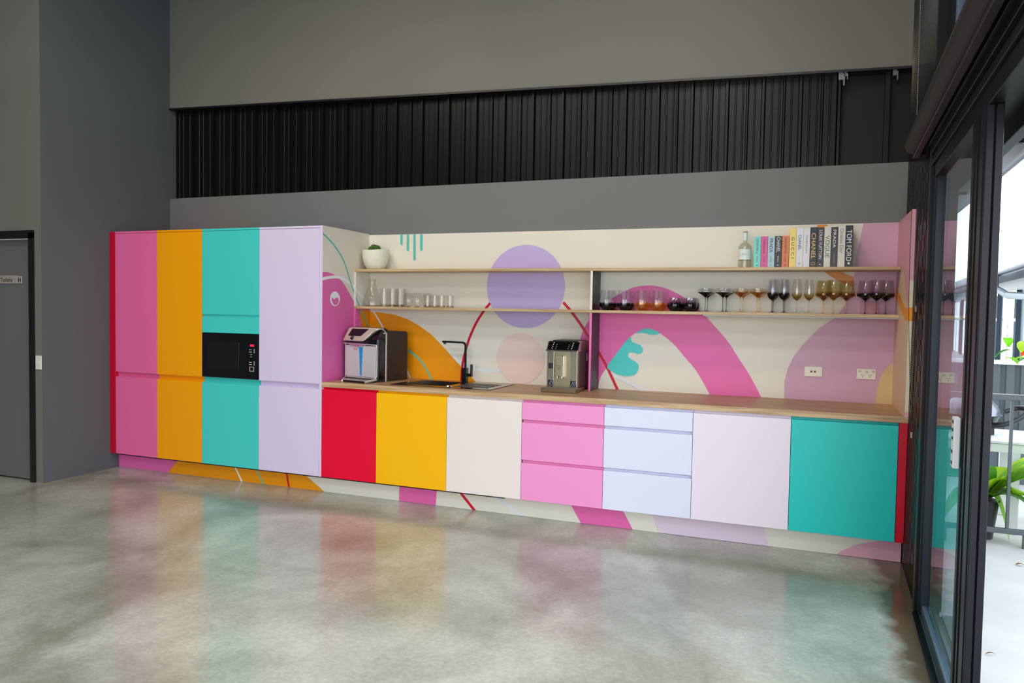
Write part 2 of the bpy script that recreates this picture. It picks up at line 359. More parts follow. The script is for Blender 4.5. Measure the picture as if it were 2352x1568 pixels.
for i, (cn, m) in enumerate(tall):
    a, b = TX[i], TX[i+1]; lab = {'pink': 'tall pink pantry cabinet with two doors next to the red strip', 'orange': 'tall orange pantry cabinet with two doors beside the microwave column',
        'teal': 'tall teal cabinet holding the built-in microwave', 'lilac': 'tall lilac cabinet with a long upper door at the end of the tall run'}[cn]
    r = thing('tall_cabinet', lab, 'cabinet', (a, 0, 0), 0, 'tall cabinets at the left end'); W = b-a
    if cn == 'teal':
        MB().box(.001, W-.001, .036, .67, ZD0, .88).box(.001, W-.001, .03, .67, 1.262, ZT).box(.001, .016, .03, .67, .88, 1.262).box(W-.016, W-.001, .03, .67, .88, 1.262).box(.001, W-.001, .6, .67, .88, 1.262).obj('carcase', M_carc, r)
        door(r, 'upper_door', m, 0, W, 1.416, ZT); door(r, 'lift_panel', m, 0, W, 1.262, 1.394)
        MB().box(.001, W-.001, .014, .03, 1.39, 1.42).obj('pull_channel', m, r)
        door(r, 'lower_door', m, 0, W, ZD0, .841); channel(r, m, 0, W, .841, .884)
    else:
        MB().box(.001, W-.001, .035, .67, ZD0, ZT).obj('carcase', M_carc, r)
        door(r, 'upper_door', m, 0, W, .884, ZT); door(r, 'lower_door', m, 0, W, ZD0, .841); channel(r, m, 0, W, .841, .884)
    MB().box(0, W, .0, .67, ZT+.003, ZC).obj('top_panel', m, r)
fp = MB().box(XL+.001, TX[0]-.001, 0, .67, ZD0, ZC, .001, 1).obj('filler_panel', L_dred)
tag(fp, 'narrow crimson filler strip between the left wall and the tall pink cabinet', 'panel')

# ------------------------------------------------------------------ mural helpers
def spline(pts, n=6, closed=False):
    out_ = []; N = len(pts); P = [Vector(p) for p in pts]
    for i in range(N if closed else N-1):
        p1, p2 = P[i], P[(i+1) % N]
        p0 = P[(i-1) % N] if (closed or i > 0) else p1*2-p2
        p3 = P[(i+2) % N] if (closed or i < N-2) else p2*2-p1
        for k in range(n):
            t = k/n
            out_.append(.5*((2*p1)+(-p0+p2)*t+(2*p0-5*p1+4*p2-p3)*t*t+(-p0+3*p1-3*p2+p3)*t**3))
    if not closed: out_.append(P[-1])
    return [tuple(q) for q in out_]
def clip(poly, u0, u1, v0, v1):
    for ax, lim, sg in ((0, u0, 1), (0, u1, -1), (1, v0, 1), (1, v1, -1)):
        res = []
        for i in range(len(poly)):
            a, b = poly[i], poly[(i+1) % len(poly)]
            ia, ib = sg*(a[ax]-lim) >= 0, sg*(b[ax]-lim) >= 0
            if ia: res.append(a)
            if ia != ib:
                t = (lim-a[ax])/(b[ax]-a[ax]); res.append((a[0]+(b[0]-a[0])*t, a[1]+(b[1]-a[1])*t))
        poly = res
        if len(poly) < 3: return []
    q = []
    for p in poly:
        if not q or (abs(p[0]-q[-1][0])+abs(p[1]-q[-1][1])) > 1e-5: q.append(p)
    return q
class Board:
    """a printed board: shapes are shallow films of print laid on it, layer over layer"""
    def __init__(s, parent, ax, val, sign, rect):
        s.p, s.ax, s.val, s.sign, s.rect, s.k = parent, ax, val, sign, rect, 0
    def uv(s, px, py):
        p = at(px, py, s.ax, s.val); return (p.x, p.z) if s.ax == 'y' else (p.y, p.z)
    def poly(s, name, uv, m):
        q = clip(uv, *s.rect)
        if len(q) < 3: return
        s.k += 1; bm = bmesh.new(); off = s.val+s.sign*(.0004+.0003*s.k)
        org = s.p.location
        vs = [bm.verts.new(((u, off, v) if s.ax == 'y' else (off, u, v))) for u, v in q]
        for v in vs: v.co -= Vector(org)
        f = bm.faces.new(vs); f.normal_update()
        want = Vector((0, s.sign, 0)) if s.ax == 'y' else Vector((s.sign, 0, 0))
        if f.normal.dot(want) < 0: f.normal_flip()
        bmesh.ops.triangulate(bm, faces=[f], ngon_method='EAR_CLIP')
        me = bpy.data.meshes.new(name); bm.to_mesh(me); bm.free(); me.materials.append(m)
        o = bpy.data.objects.new(name, me); C.objects.link(o); o.parent = s.p; return o
    def px(s, name, pts, m, smooth=False, closed=True):
        q = [s.uv(*p) for p in pts]
        if smooth: q = spline(q, 6, closed)
        return s.poly(name, q, m)
    def circle(s, name, c, r, m, n=72):
        cu = s.uv(*c); return s.poly(name, [(cu[0]+r*math.cos(2*PI*i/n), cu[1]+r*math.sin(2*PI*i/n)) for i in range(n)], m)
    def line(s, name, pts, wd, m, n=8, caps=False):
        q = spline([s.uv(*p) for p in pts], n); L, Rr = [], []
        for i, p in enumerate(q):
            a, b = q[max(i-1, 0)], q[min(i+1, len(q)-1)]; dx, dy = b[0]-a[0], b[1]-a[1]; l = math.hypot(dx, dy) or 1
            L.append((p[0]-dy/l*wd/2, p[1]+dx/l*wd/2)); Rr.append((p[0]+dy/l*wd/2, p[1]-dx/l*wd/2))
        if caps:
            a, b = q[-2], q[-1]; an = math.atan2(b[1]-a[1], b[0]-a[0])
            L += [(b[0]+wd/2*math.cos(an+PI/2-PI*k/8), b[1]+wd/2*math.sin(an+PI/2-PI*k/8)) for k in range(1, 8)]
        return s.poly(name, L+Rr[::-1], m)

# ------------------------------------------------------------------ end side panel of the tall run (mural on its right face)
sp_ = thing('end_panel', 'side panel printed with a pink shape and white eye, ending the tall cabinets', 'panel', (XS, 0, 0))
MB().box(TX[-1]-XS+.001, 0, 0, .676, ZD0, ZC+.001).obj('panel_board', mat('panel_cream', (229, 220, 205), .42), sp_)
MB().box(TX[-1]-XS+.001, .0006, -.0012, 0, ZD0, ZC+.001).obj('edge_strip', L_lilac, sp_)
def side_mural(B):
    B.px('printed_orange_shape', [(826, 712), (850, 712), (850, 880), (826, 880), (829, 760)], M_orange)
    B.px('printed_pink_shape', [(735, 623.5)]+[p for p in [(740, 624), (752, 624.5), (765, 629), (778, 637), (790, 652), (802, 673), (812, 690), (821, 708), (828, 730), (832, 752), (834, 790), (836, 830), (836, 875)]]+[(836, 900), (735, 900)], M_pink)
    B.line('printed_white_band', [(736, 642), (748, 638.5), (762, 636), (775, 636), (790, 641), (805, 652), (820, 668), (838, 690), (850, 706)], .024, M_white)
    B.line('printed_teal_line', [(740, 535), (752, 546), (765, 560), (779, 580), (790, 601), (798, 624), (805, 648), (815, 676), (824, 700), (836, 728), (849, 756)], .014, M_teal)
B = Board(sp_, 'x', XS, 1, (0, .446, ZB, ZC)); side_mural(B)
eye = B.uv(769, 686)
B.poly('printed_eye', [(eye[0]+.068*math.cos(2*PI*i/40), eye[1]+.059*math.sin(2*PI*i/40)) for i in range(40)], M_white)
B.px('printed_eye', [(763, 683), (767, 687), (771, 683.5), (776, 684), (777.5, 692), (774.5, 698.5), (769, 700.5), (764, 696), (761.5, 688)], M_pink, True)

# ------------------------------------------------------------------ splashback
sb = thing('splashback', 'cream splashback board printed with a colourful mural behind the worktop', 'splashback', (XS, YB, ZB))
MB().box(.0, XR-.02-XS, .0, .0145, 0, 1.222).obj('board', M_cream, sb)
MB().box(.0, XR-.02-XS, -.0004, .0145, 1.222, 1.2235).obj('top_edge', mat('pale_edge', (244, 240, 232), .4), sb)
B = Board(sb, 'y', YB, -1, (XS, XR-.02, ZB, ZB+1.2215))
B.line('printed_pale_band', [(1030, 808), (1048, 826), (1068, 839), (1095, 847), (1125, 851), (1150, 850)], .028, M_ice)
B.px('printed_orange_hill', [(846, 716)]+[(870, 717), (905, 722), (935, 732), (965, 749), (992, 769), (1020, 798), (1045, 826), (1065, 849), (1080, 864), (1096, 879), (1096, 890), (846, 890)], M_orange)
B.line('printed_teal_arc', [(900, 786), (920, 793), (937, 804), (955, 817), (970, 833), (982, 852), (992, 873)], .014, M_teal)
B.line('printed_white_line', [(846, 701), (858, 715), (868, 731), (880, 752), (900, 788), (922, 828), (936, 853), (944, 872)], .014, M_ice)
B.line('printed_teal_line', [(844, 737), (850, 755), (860, 780)], .012, M_teal)
B.circle('printed_lilac_circle', (1206.5, 658), .333, M_lilac)
B.circle('printed_peach_circle', (1195, 823), .205, M_peach)
B.line('printed_red_arc', [(1126, 696), (1110, 716), (1095, 740), (1081, 770), (1071, 800), (1063, 835), (1059.5, 875)], .021, M_redp)
outer = [(1326, 905), (1328, 830), (1332, 785), (1340, 757), (1352, 737), (1366, 716), (1381, 704), (1396, 692), (1412, 681.5), (1430, 671.5), (1450, 662), (1470, 657), (1493, 655.5), (1519, 659), (1542, 667), (1570, 682), (1593, 700), (1618, 723), (1646, 754), (1672, 784.5), (1697, 823), (1723, 863.6), (1750, 915)]
inner = [(1634, 912), (1613, 873.8), (1595.4, 845.7), (1572.4, 819), (1549.5, 792), (1529, 774.3), (1506, 759), (1485.7, 753.9), (1470.4, 759), (1455, 768), (1442, 779), (1427, 797), (1411.7, 817.7), (1395, 842), (1383.7, 858.5), (1377.8, 871), (1372, 900)]
q = spline([B.uv(*p) for p in outer], 5)+spline([B.uv(*p) for p in inner], 5)
B.poly('printed_pink_arch', q, M_pink)
B.line('printed_pale_band', [(1392, 853), (1415, 864), (1447, 879), (1484, 899)], .026, M_ice)
B.line('printed_red_line', [(1294, 694), (1313, 716), (1334, 745), (1356, 779), (1379, 815), (1398, 850), (1420, 898)], .021, M_redp)
B.px('printed_turquoise_shape', [(1395, 842), (1411.7, 817.7), (1427, 797), (1440, 781), (1448.7, 774), (1451, 783), (1461, 788.5), (1472, 793.5), (1477, 803), (1474, 810), (1465, 812.5), (1455, 809), (1445, 810), (1443, 817.5), (1449, 824), (1460, 830.5), (1467, 839.5), (1465, 851), (1457.5, 860), (1442, 863.5), (1424.5, 861.5), (1409, 854.5)], M_turq, True)
B.px('printed_turquoise_shape', [(1462, 765), (1470.4, 759), (1485.7, 753.9), (1506, 759), (1515, 765), (1508, 768), (1493, 768), (1478, 764.5)], M_turq, True)
for x, b in ((922.7, 559.5), (937.5, 573.5), (952.5, 595), (968.3, 572.5)):
    B.line('printed_teal_drip', [(x, 536), (x-.1, (536+b)/2), (x-.2, b)], .021, M_teal, 3, True)
B.px('printed_orange_stripe', [(1876, 505), (1899, 505), (1905, 560), (1924, 618), (1941.6, 629), (1962, 636), (1959, 658), (1940, 651), (1924, 643.7), (1903.5, 632), (1889, 620), (1880, 570)], M_rust)
B.px('printed_mauve_shape', [(1986, 500), (1975, 550), (1966.5, 588), (1963.5, 620), (1961, 640), (1958, 660), (1953, 676), (1938, 704), (1918, 730), (1883, 752), (1847.7, 787.5), (1824, 817), (1809.6, 846), (1802, 875.5), (1800.5, 925), (2090, 960), (2090, 500)], M_mauve)
B.px('printed_beige_shape', spline([(2076, 818), (2061, 825.6), (2038, 843), (2022, 866.7), (2015, 890), (2010, 930)], 5)+[(2090, 940), (2090, 818)], M_beige)
for p in ((2047, 582), (2027, 915)):
    q = at(*p, 'y', YB); MB().ball((0, 0, 0), .008, 1, .4, 1).obj('screw_cap', M_mauve if p[1] < 700 else M_beige, sb, True).location = (q.x-XS, -.001, q.z-ZB)

# right end panel
ep = thing('end_panel', 'upright pink and cream panel at the right end of the worktop', 'panel', (XR, 0, ZB))
MB().box(-.02, .0, .0, YB+.014, .0, 1.222).obj('panel_board', mat('panel_pink', (222, 160, 178), .42), ep)
B = Board(ep, 'x', XR-.02, -1, (0.001, YB, ZB, 2.12))
def yz(Y, Z): return (Y, Z)
B.poly('printed_cream_shape', [(.676, 1.46), (.60, 1.62), (.45, 1.76), (.34, 1.79), (.2, 1.72), (.08, 1.58), (0, 1.46), (0, .9), (.676, .9)], mat('sand_print', (222, 192, 160), .42))
B.poly('printed_orange_stripe', [(.676, 1.62), (.4, 1.55), (.15, 1.475), (0, 1.47), (0, 1.54), (.15, 1.545), (.4, 1.62), (.676, 1.70)][::-1], M_orange)
Bf = Board(ep, 'y', 0, -1, (XR-.02, XR, ZB, 2.12))
Bf.poly('printed_cream_shape', [(XR-.03, .93), (XR+.01, .93), (XR+.01, 1.70), (XR-.03, 1.71)], mat('pale_sand_print', (226, 214, 186), .42))
Bf.poly('printed_orange_stripe', [(XR-.03, 1.465), (XR+.01, 1.47), (XR+.01, 1.55), (XR-.03, 1.545)], M_orange)

# ------------------------------------------------------------------ worktop with a cut-out for the sink
SX0, SX1, SY0, SY1 = -4.105, -3.262, .105, .60
def worktop(label, boxes, spans):
    q = MB()
    for b_ in boxes: q.box(*b_)
    o = q.obj('worktop', M_oakt); tag(o, label, 'worktop')
    for x0, x1 in spans: MB().box(x0, x1, -.002, -.0004, .863, ZB).obj('front_edge', M_oak, o)
worktop('long oak-look worktop, left section around the black sink', [(XS+.001, SX0+.02, 0, YB-.001, .863, ZB), (SX1-.02, -2.9605, 0, YB-.001, .863, ZB), (SX0+.02, SX1-.02, 0, SY0+.02, .863, ZB), (SX0+.02, SX1-.02, SY1-.02, YB-.001, .863, ZB)], [(XS+.001, -2.9605)])
worktop('oak-look worktop, right section running to the pink end panel', [(-2.9595, XR, 0, YB-.001, .863, ZB)], [(-2.9595, -1.791), (-1.790, XR)])

# ------------------------------------------------------------------ base units
BX = [XS, -4.165, -3.564, -2.972, -2.375, -1.781, -1.181, -.582]
base = [('red', L_red, 'bright red base cabinet door beside the tall lilac cabinet', 1), ('yellow', L_yellow, 'yellow base cabinet under the left part of the sink', 1),
        ('blush', L_blush, 'blush white base cabinet or dishwasher front between yellow door and pink drawers', 1),
        ('pink', L_dpink, 'stack of three candy pink drawers', 3), ('lilac', L_dlil, 'stack of three pale periwinkle drawers', 3),
        ('pale', L_pale, 'pale pink base cabinet between the periwinkle drawers and the teal door', 1), ('teal', L_teal2, 'teal base cabinet at the right end of the run', 1)]
for i, (cn, m, lab, n) in enumerate(base):
    a, b = BX[i], BX[i+1]; W = b-a; r = thing('drawer_unit' if n == 3 else 'base_cabinet', lab.replace('cabinet or dishwasher front', 'cabinet'), 'drawers' if n == 3 else 'cabinet', (a, 0, 0), 0, 'base cabinets')
    zt = .61 if i in (1, 2) else .858
    MB().box(.001, W-.001, .036, .66, ZD0-.004, zt).obj('carcase', M_carc, r)
    if n == 1:
        door(r, 'door', m, 0, W, ZD0, .843); channel(r, m, 0, W, .843, .8625)
    else:
        for z0, z1 in ((.720, .843), (.432, .698), (ZD0, .410)):
            door(r, 'drawer_front', m, 0, W, z0, z1); channel(r, m, 0, W, z1, z1+(.0195 if z1 > .8 else .0215))
o = MB().box(-.581, XR, 0, .6, ZD0, .862, .001, 1).obj('filler_panel', L_dred)
tag(o, 'narrow crimson filler strip beside the teal door under the worktop end', 'panel')
o = MB().box(XL+.08, -3.10, .012, .034, ZD0-.010, ZD0-.0015).obj('light_rail', M_black)
tag(o, 'thin black rail under the doors from the tall pink cabinet to the blush door', 'rail')

# kickboard
kb = thing('kickboard', 'cream kickboard printed with pink, orange and lilac mural shapes along the floor', 'kickboard', (XL, YK, 0))
MB().box(.001, XR-XL, 0, .02, .001, ZD0-.006).obj('board', M_kcream, kb)
B = Board(kb, 'y', YK, -1, (XL+.001, XR, .002, .141))
B.px('printed_pink_shape', [(240, 1030), (415, 1048), (405, 1061), (386, 1084.8), (378, 1097), (240, 1090)], M_pink)
B.px('printed_orange_shape', [(415, 1048), (405, 1061), (386, 1084.8), (376, 1098), (760, 1145), (746, 1129.8), (725, 1111), (705, 1094), (685, 1074)], M_orange)
B.line('printed_white_line', [(536, 1062), (541, 1074), (556, 1106), (562, 1120)], .016, M_white)
B.line('printed_teal_line', [(586, 1066), (590.5, 1079), (605, 1112), (609, 1124)], .012, M_teal)
B.line('printed_red_line', [(657, 1070), (659, 1088), (664.5, 1120), (667, 1134)], .018, M_redp)
B.px('printed_pink_shape', [(920, 1095), (917.5, 1118), (916.7, 1151), (918, 1165), (1001, 1175), (1001, 1160), (1003, 1132), (1008, 1105)], M_pink)
B.line('printed_red_line', [(1046, 1115), (1061, 1134.7), (1089, 1170), (1100, 1184)], .021, M_redp)
B.px('printed_pale_shape', [(1120, 1132), (1132, 1140), (1193, 1183), (1215, 1200), (1228, 1200), (1204, 1182), (1150, 1145), (1135, 1132)], M_ice)
B.px('printed_pink_shape', [(1300, 1135), (1313.4, 1161.8), (1333.8, 1199.3), (1342, 1215), (1462, 1230), (1453.5, 1215.3), (1432.7, 1175.4), (1415, 1145)], M_pink)
B.px('printed_lilac_shape', [(1490, 1160), (1500.4, 1183.7), (1513, 1221.6), (1518, 1240), (1771, 1270), (1765, 1254), (1755.5, 1215.7), (1750, 1190)], M_palemauve)
B.px('printed_rose_shape', [(1915, 1280)]+[(1921.7, 1272), (1943, 1259.5), (1962.8, 1252), (1985, 1246.5), (2010, 1243), (2040, 1240), (2090, 1238)]+[(2090, 1300)], M_rose)

# ------------------------------------------------------------------ shelves and divider
ZS1, ZS2, YS = 1.505, 1.816, .4465
shl = [(-4.684, -2.601, ZS2, 'upper oak shelf, left length carrying the cactus pot'), (-2.6005, -.548, ZS2, 'upper oak shelf, right length carrying bottle and books'),
       (-4.684, -2.601, ZS1, 'lower oak shelf, left length carrying the carafe and clear glasses'), (-2.6005, -.548, ZS1, 'lower oak shelf, right length carrying tinted glassware')]
for a, b, z, lab in shl:
    a = max(a, XS+.0008); b = min(b, XR-.021)
    o = MB().box(a, b, YS, YB-.002, z-.021, z, .0015, 1).obj('wall_shelf', M_oak2); tag(o, lab, 'shelf', 'oak shelves')
dv = thing('shelf_divider', 'upright shelf divider with cream and pink front edge and black right side', 'divider', (-2.612, YS, ZB))
for z0, z1, m in ((ZS1+.0005-ZB, ZS2-.0215-ZB, mat('divider_cream', (236, 228, 214), .4)), (.0005, ZS1-.0215-ZB, mat('divider_pink', (236, 116, 180), .4))):
    MB().box(0, .016, 0, YB-YS-.003, z0, z1).obj('divider_board', m, dv)
    MB().box(.0162, .018, .001, YB-YS-.003, z0, z1).obj('side_face', mat('divider_black', (38, 38, 44), .4), dv)
ls = thing('shelf_support', 'slim upright support printed like the wall, under the left end of the shelves', 'support', (XS, YS, ZB))
for z0, z1 in ((ZS1+.0005-ZB, ZS2-.0215-ZB), (.0005, ZS1-.0215-ZB)):
    MB().box(.0015, .016, .001, YB-YS-.003, z0, z1).obj('support_board', M_cream if z0 > .3 else M_pink, ls)
for rect in ((YS+.001, YB-.003, ZS1+.001, ZS2-.022), (YS+.001, YB-.003, ZB+.001, ZS1-.022)):
    B = Board(ls, 'x', XS+.016, 1, rect); side_mural(B)
o = MB().box(-1.79, XR-.021, YS+.006, YS+.016, ZS1-.0285, ZS1-.0215).obj('light_strip', mat('aluminium_strip', (170, 176, 182), .5, metal=.2))
tag(o, 'slim aluminium strip fixed under the right part of the lower shelf', 'strip')

# wall outlets
def plate(x0, x1, z0, z1, lab):
    r = thing('wall_outlet', lab, 'socket', (x0, YB, z0)); MB().box(0, x1-x0, -.013, -.004, 0, z1-z0, .003).obj('cover_plate', mat('outlet_white', (232, 228, 214), .35), r); return r
M_dk = mat('dark_slot', (40, 38, 36), .6); M_btn = mat('outlet_button', (206, 200, 178), .4)
r = plate(-1.112, -.995, 1.065, 1.135, 'white data outlet plate with two small ports on the mauve splashback')
for x in (.045, .068):
    MB().box(x-.009, x+.009, -.0155, -.0125, .028, .046, .002).obj('port', M_btn, r); MB().box(x-.005, x+.005, -.016, -.015, .031, .039).obj('port_opening', M_dk, r)
r = plate(-.778, -.660, 1.062, 1.133, 'white double power socket with three switches near the right end panel')
for x, z in ((.018, .056), (.06, .052), (.101, .056)): MB().box(x-.009, x+.009, -.017, -.0125, z-.007, z+.007, .002).obj('switch_button', M_btn, r)
for x in (.036, .082):
    for dx, dz, tl in ((-.007, .009, .4), (.007, .009, -.4), (0, -.004, 0)):
        o = MB().box(-.0015, .0015, -.0136, -.0128, -.004, .004).obj('socket_slot', M_dk, r); o.location = (x+dx, 0, .022+dz); o.rotation_euler = (0, -tl, 0)
o = MB().box(-.77, -.658, .6555, .6752, ZS1+.0005, ZS1+.085, .002).obj('junction_box', mat('box_mauve', (206, 140, 160), .5)); tag(o, 'mauve box against the wall behind the dark wine glasses', 'box')

# ------------------------------------------------------------------ microwave
M_bg = mat('black_glass', (6, 6, 9), .04, spec=.9)
mw = thing('microwave', 'built-in black glass microwave in the tall teal cabinet', 'microwave', (TX[2]+.002, 0, .886))
Wm = TX[3]-TX[2]-.004
MB().box(.018, Wm-.018, .02, .45, .003, .365).obj('body', M_black, mw)
MB().box(0, Wm*.80, .0, .02, .001, .372, .003).obj('glass_door', M_bg, mw)
MB().box(Wm*.802, Wm, .0, .02, .001, .372, .003).obj('control_panel', M_bg, mw)
MB().box(Wm*.10, Wm*.66, -.0012, 0, .07, .30, .0004, 1).obj('door_window', mat('microwave_window', (15, 15, 18), .06, spec=.9), mw)
MB().box(Wm*.855, Wm*.92, -.001, 0, .272, .288).obj('display', mat('red_display', (255, 30, 60), .4, emis=1.5), mw)
M_wp = mat('white_mark', (210, 210, 205), .5)
for z in (.245, .226, .142, .124):
    MB().lathe([(.005, -.0002), (.0072, -.0002), (.0072, .0003), (.005, .0003), (.005, -.0002)], 16).obj('touch_key', M_wp, mw, loc=(Wm*.925, -.0006, z)).rotation_euler = (PI/2, 0, 0)
    MB().box(Wm*.835, Wm*.883, -.0008, 0, z-.002, z+.002).obj('panel_marking', M_wp, mw)
for z in (.206, .187): MB().box(Wm*.855, Wm*.885, -.0008, 0, z-.0015, z+.0015).obj('panel_marking', M_wp, mw)
a, b = Wm*.845, Wm*.92
MB().box(a, b, -.003, 0, .066, .072).box(a, b, -.003, 0, .102, .106).box(a, a+.005, -.003, 0, .072, .102).box(b-.005, b, -.003, 0, .072, .102).obj('open_button', mat('button_trim', (225, 200, 190), .3, metal=.4), mw)

# ------------------------------------------------------------------ sink and tap
sk = thing('sink', 'black inset sink with steel bowl on the left and ribbed drainer on the right', 'sink', (SX0, SY0, ZB))
SW, SD = SX1-SX0, SY1-SY0; zt = .004
bx0, bx1, by0, by1 = .07, .44, .07, SD-.09
M_sink = mat('black_sink_glass', (10, 10, 13), .07, spec=.5); M_ss = mat('stainless_steel', (168, 160, 148), .22, metal=1)
MB().box(0, bx0, 0, SD, -.002+.003, zt).box(bx1, SW, 0, SD, .001, zt).box(bx0, bx1, 0, by0, .001, zt).box(bx0, bx1, by1, SD, .001, zt).obj('rim', M_sink, sk)
bm = MB()
for (x0, x1, y0, y1, z0, z1) in ((bx0, bx1, by0, by1, -.165, -.162), (bx0, bx0+.003, by0, by1, -.165, .003), (bx1-.003, bx1, by0, by1, -.165, .003), (bx0, bx1, by0, by0+.003, -.165, .003), (bx0, bx1, by1-.003, by1, -.165, .003)): bm.box(x0, x1, y0, y1, z0, z1)
bm.obj('bowl', M_ss, sk)
for y in (.1, .165, .23, .295, .36): MB().box(.50, SW-.06, y, y+.012, zt-.001, zt+.003, .0015, 1).obj('drainer_rib', mat('drainer_steel', (196, 190, 180), .2, metal=.9), sk)
MB().box(bx0-.006, bx1+.006, by0-.006, by0, zt-.001, zt+.002).box(bx0-.006, bx1+.006, by1, by1+.006, zt-.001, zt+.002).box(bx0-.006, bx0, by0, by1, zt-.001, zt+.002).obj('bowl_edge', M_ss, sk)
MB().box(SW-.012, SW, 0, SD, zt-.0005, zt+.0015).obj('edge_trim', mat('drainer_steel', (196, 190, 180)), sk)
MB().lathe([(0, .014), (.02, .013), (.024, .006), (.03, .004), (.03, 0), (0, 0)], 20, (.475, .055)).obj('waste_knob', mat('chrome', (225, 225, 225), .08, metal=1), sk, True)
MB().lathe([(0, .006), (.018, .006), (.02, .003), (.02, 0), (0, 0)], 20, (.62, .03)).obj('overflow_knob', M_black, sk, True)
tp = thing('tap', 'black square-neck mixer tap behind the sink', 'tap', (-3.682, .565, ZB+.0045))
M_tap = mat('matte_black_metal', (20, 20, 24), .32, metal=.3)
MB().box(-.021, .021, -.021, .021, 0, .115, .002).obj('tap_body', M_tap, tp)
pts = [(.004, 0, .11), (.004, 0, .29)]+[(.004-.03+.03*math.cos(t), 0, .29+.03*math.sin(t)) for t in [PI/8*k for k in range(1, 5)]]+[(-.205, 0, .322)]
MB().tube(pts, .0105, square=True).obj('spout', M_tap, tp)
MB().lathe([(0, -.012), (.011, -.012), (.011, 0), (0, 0)], 14, (-.185, 0)).obj('aerator', M_tap, tp).location = (0, 0, .314)
MB().box(.021, .062, -.012, .012, .045, .07, .002).obj('handle_stem', M_tap, tp)
MB().box(.052, .066, -.012, .012, .045, .145, .002).obj('lever', mat('lever_black', (52, 50, 50), .3, metal=.5), tp)

# ------------------------------------------------------------------ water dispenser
wd = thing('water_dispenser', 'black and silver countertop water dispenser beside the tall cabinets', 'dispenser', (-4.256, .283, ZB+.0005), -.19)
DL = -.352          # left side; the right side lies at x = 0, the chrome edge at y = 0
M_dk2 = mat('dark_brown_plastic', (40, 31, 28), .45); M_gb = mat('gloss_black', (8, 9, 14), .1, spec=.7); M_sil = mat('silver_trim', (215, 215, 215), .3, metal=.6)
M_champ = mat('champagne_metal', (205, 192, 172), .35, metal=.4)
MB().prism([(.006, 0), (.262, 0), (.27, .01), (.27, .375), (.262, .395), (.245, .403), (.02, .412), (.006, .405)], 'x', DL, 0).obj('body', M_dk2, wd)
q = MB(); bpts = [(DL, 0), (DL, -.09), (DL+.01, -.098), (-.03, -.098), (-.012, -.092), (-.003, -.078), (0, -.055), (0, 0)]
q.prism(bpts, 'z', 0, .34).prism([(-.09, .34), (-.062, .40), (-.03, .418), (0, .41), (0, .34)], 'x', DL+.01, -.002).obj('front_block', M_gb, wd)
# champagne head plate: level lower edge, then an S-shaped rise to the top right
def hy(z): return -.118+max(0, z-.325)*.45
el = [(DL-.002, .335), (DL+.006, .327), (-.15, .327), (-.132, .330), (-.115, .342), (-.062, .398), (-.045, .412), (-.02, .422), (.001, .424), (.001, .432), (DL+.04, .432), (DL+.02, .424)]
b = bmesh.new(); va = [b.verts.new((x, hy(z), z)) for x, z in el]; vb = [b.verts.new((x, hy(z)+.045, z-.002)) for x, z in el]
f1 = b.faces.new(va); f2 = b.faces.new(vb[::-1])
for k in range(len(el)): b.faces.new((va[k], vb[k], vb[(k+1) % len(el)], va[(k+1) % len(el)]))
bmesh.ops.triangulate(b, faces=[f1, f2])
q = MB(); q.bm.free(); q.bm = b; q.obj('head_cover', M_champ, wd)
MB().prism([(-.066, .424), (-.06, .434), (-.02, .434), (.02, .420), (.02, .41)], 'x', DL+.02, 0).obj('top_lid', M_black, wd)
b = bmesh.new(); el2 = [(-.315, .364), (-.178, .364), (-.112, .422), (-.292, .422)]
va = [b.verts.new((x, hy(z)-.0025, z)) for x, z in el2]; vb = [b.verts.new((x, hy(z)+.002, z)) for x, z in el2]
b.faces.new(va); b.faces.new(vb[::-1])
for k in range(4): b.faces.new((va[k], vb[k], vb[(k+1) % 4], va[(k+1) % 4]))
q = MB(); q.bm.free(); q.bm = b; q.obj('display_window', M_gb, wd)
MB().ball((-.262, hy(.352)-.006, .350), .019, 1, .6, 1, 16, 10).obj('control_knob', M_gb, wd, True)
MB().ball((-.266, hy(.352)-.017, .356), .006, 1, .4, 1, 8, 6).obj('knob_mark', mat('knob_blue', (150, 160, 190), .3), wd, True)
edge = [(-.345, -.122, .328), (-.16, -.122, .327), (-.135, -.120, .330), (-.115, -.115, .343), (-.062, -.09, .398), (-.04, -.082, .413), (-.012, -.068, .422), (.001, -.045, .422), (.003, -.015, .405), (.003, 0, .37), (.003, 0, .2), (.003, 0, .002)]
MB().tube(spline(edge, 4), .0045, 8).obj('arch_trim', M_sil, wd, True)
MB().box(-.001, .004, .003, .013, .002, .385, .001, 1).box(.0, .003, -.03, .012, .385, .395, .001, 1).obj('arch_band', M_champ, wd)
MB().box(DL+.012, -.012, -.103, -.09, .035, .288, .004).obj('dispensing_panel', mat('silver_panel', (200, 200, 202), .45, metal=.2), wd)
MB().tube(spline([(DL-.004, -.106, .302), (-.04, -.106, .297), (-.012, -.104, .292), (-.002, -.101, .275), (-.002, -.101, .06), (-.012, -.103, .04), (-.04, -.106, .030), (DL+.03, -.106, .030)], 4), .005, 8).obj('panel_frame', M_sil, wd, True)
MB().tube([(DL+.002, -.095, .30), (DL+.002, -.095, .02)], .004, 8).obj('panel_frame', M_sil, wd, True)
MB().box(-.29, -.14, -.115, -.098, .286, .296, .002).box(-.235, -.18, -.118, -.098, .280, .290, .002).obj('nozzle', mat('chrome', (225, 225, 225), .08, metal=1), wd)
MB().prism([(-.190, .274), (-.151, .274), (-.162, .045), (-.176, .045)], 'y', -.1055, -.103).obj('blue_light_bar', mat('blue_bar', (0, 140, 205), .35), wd)
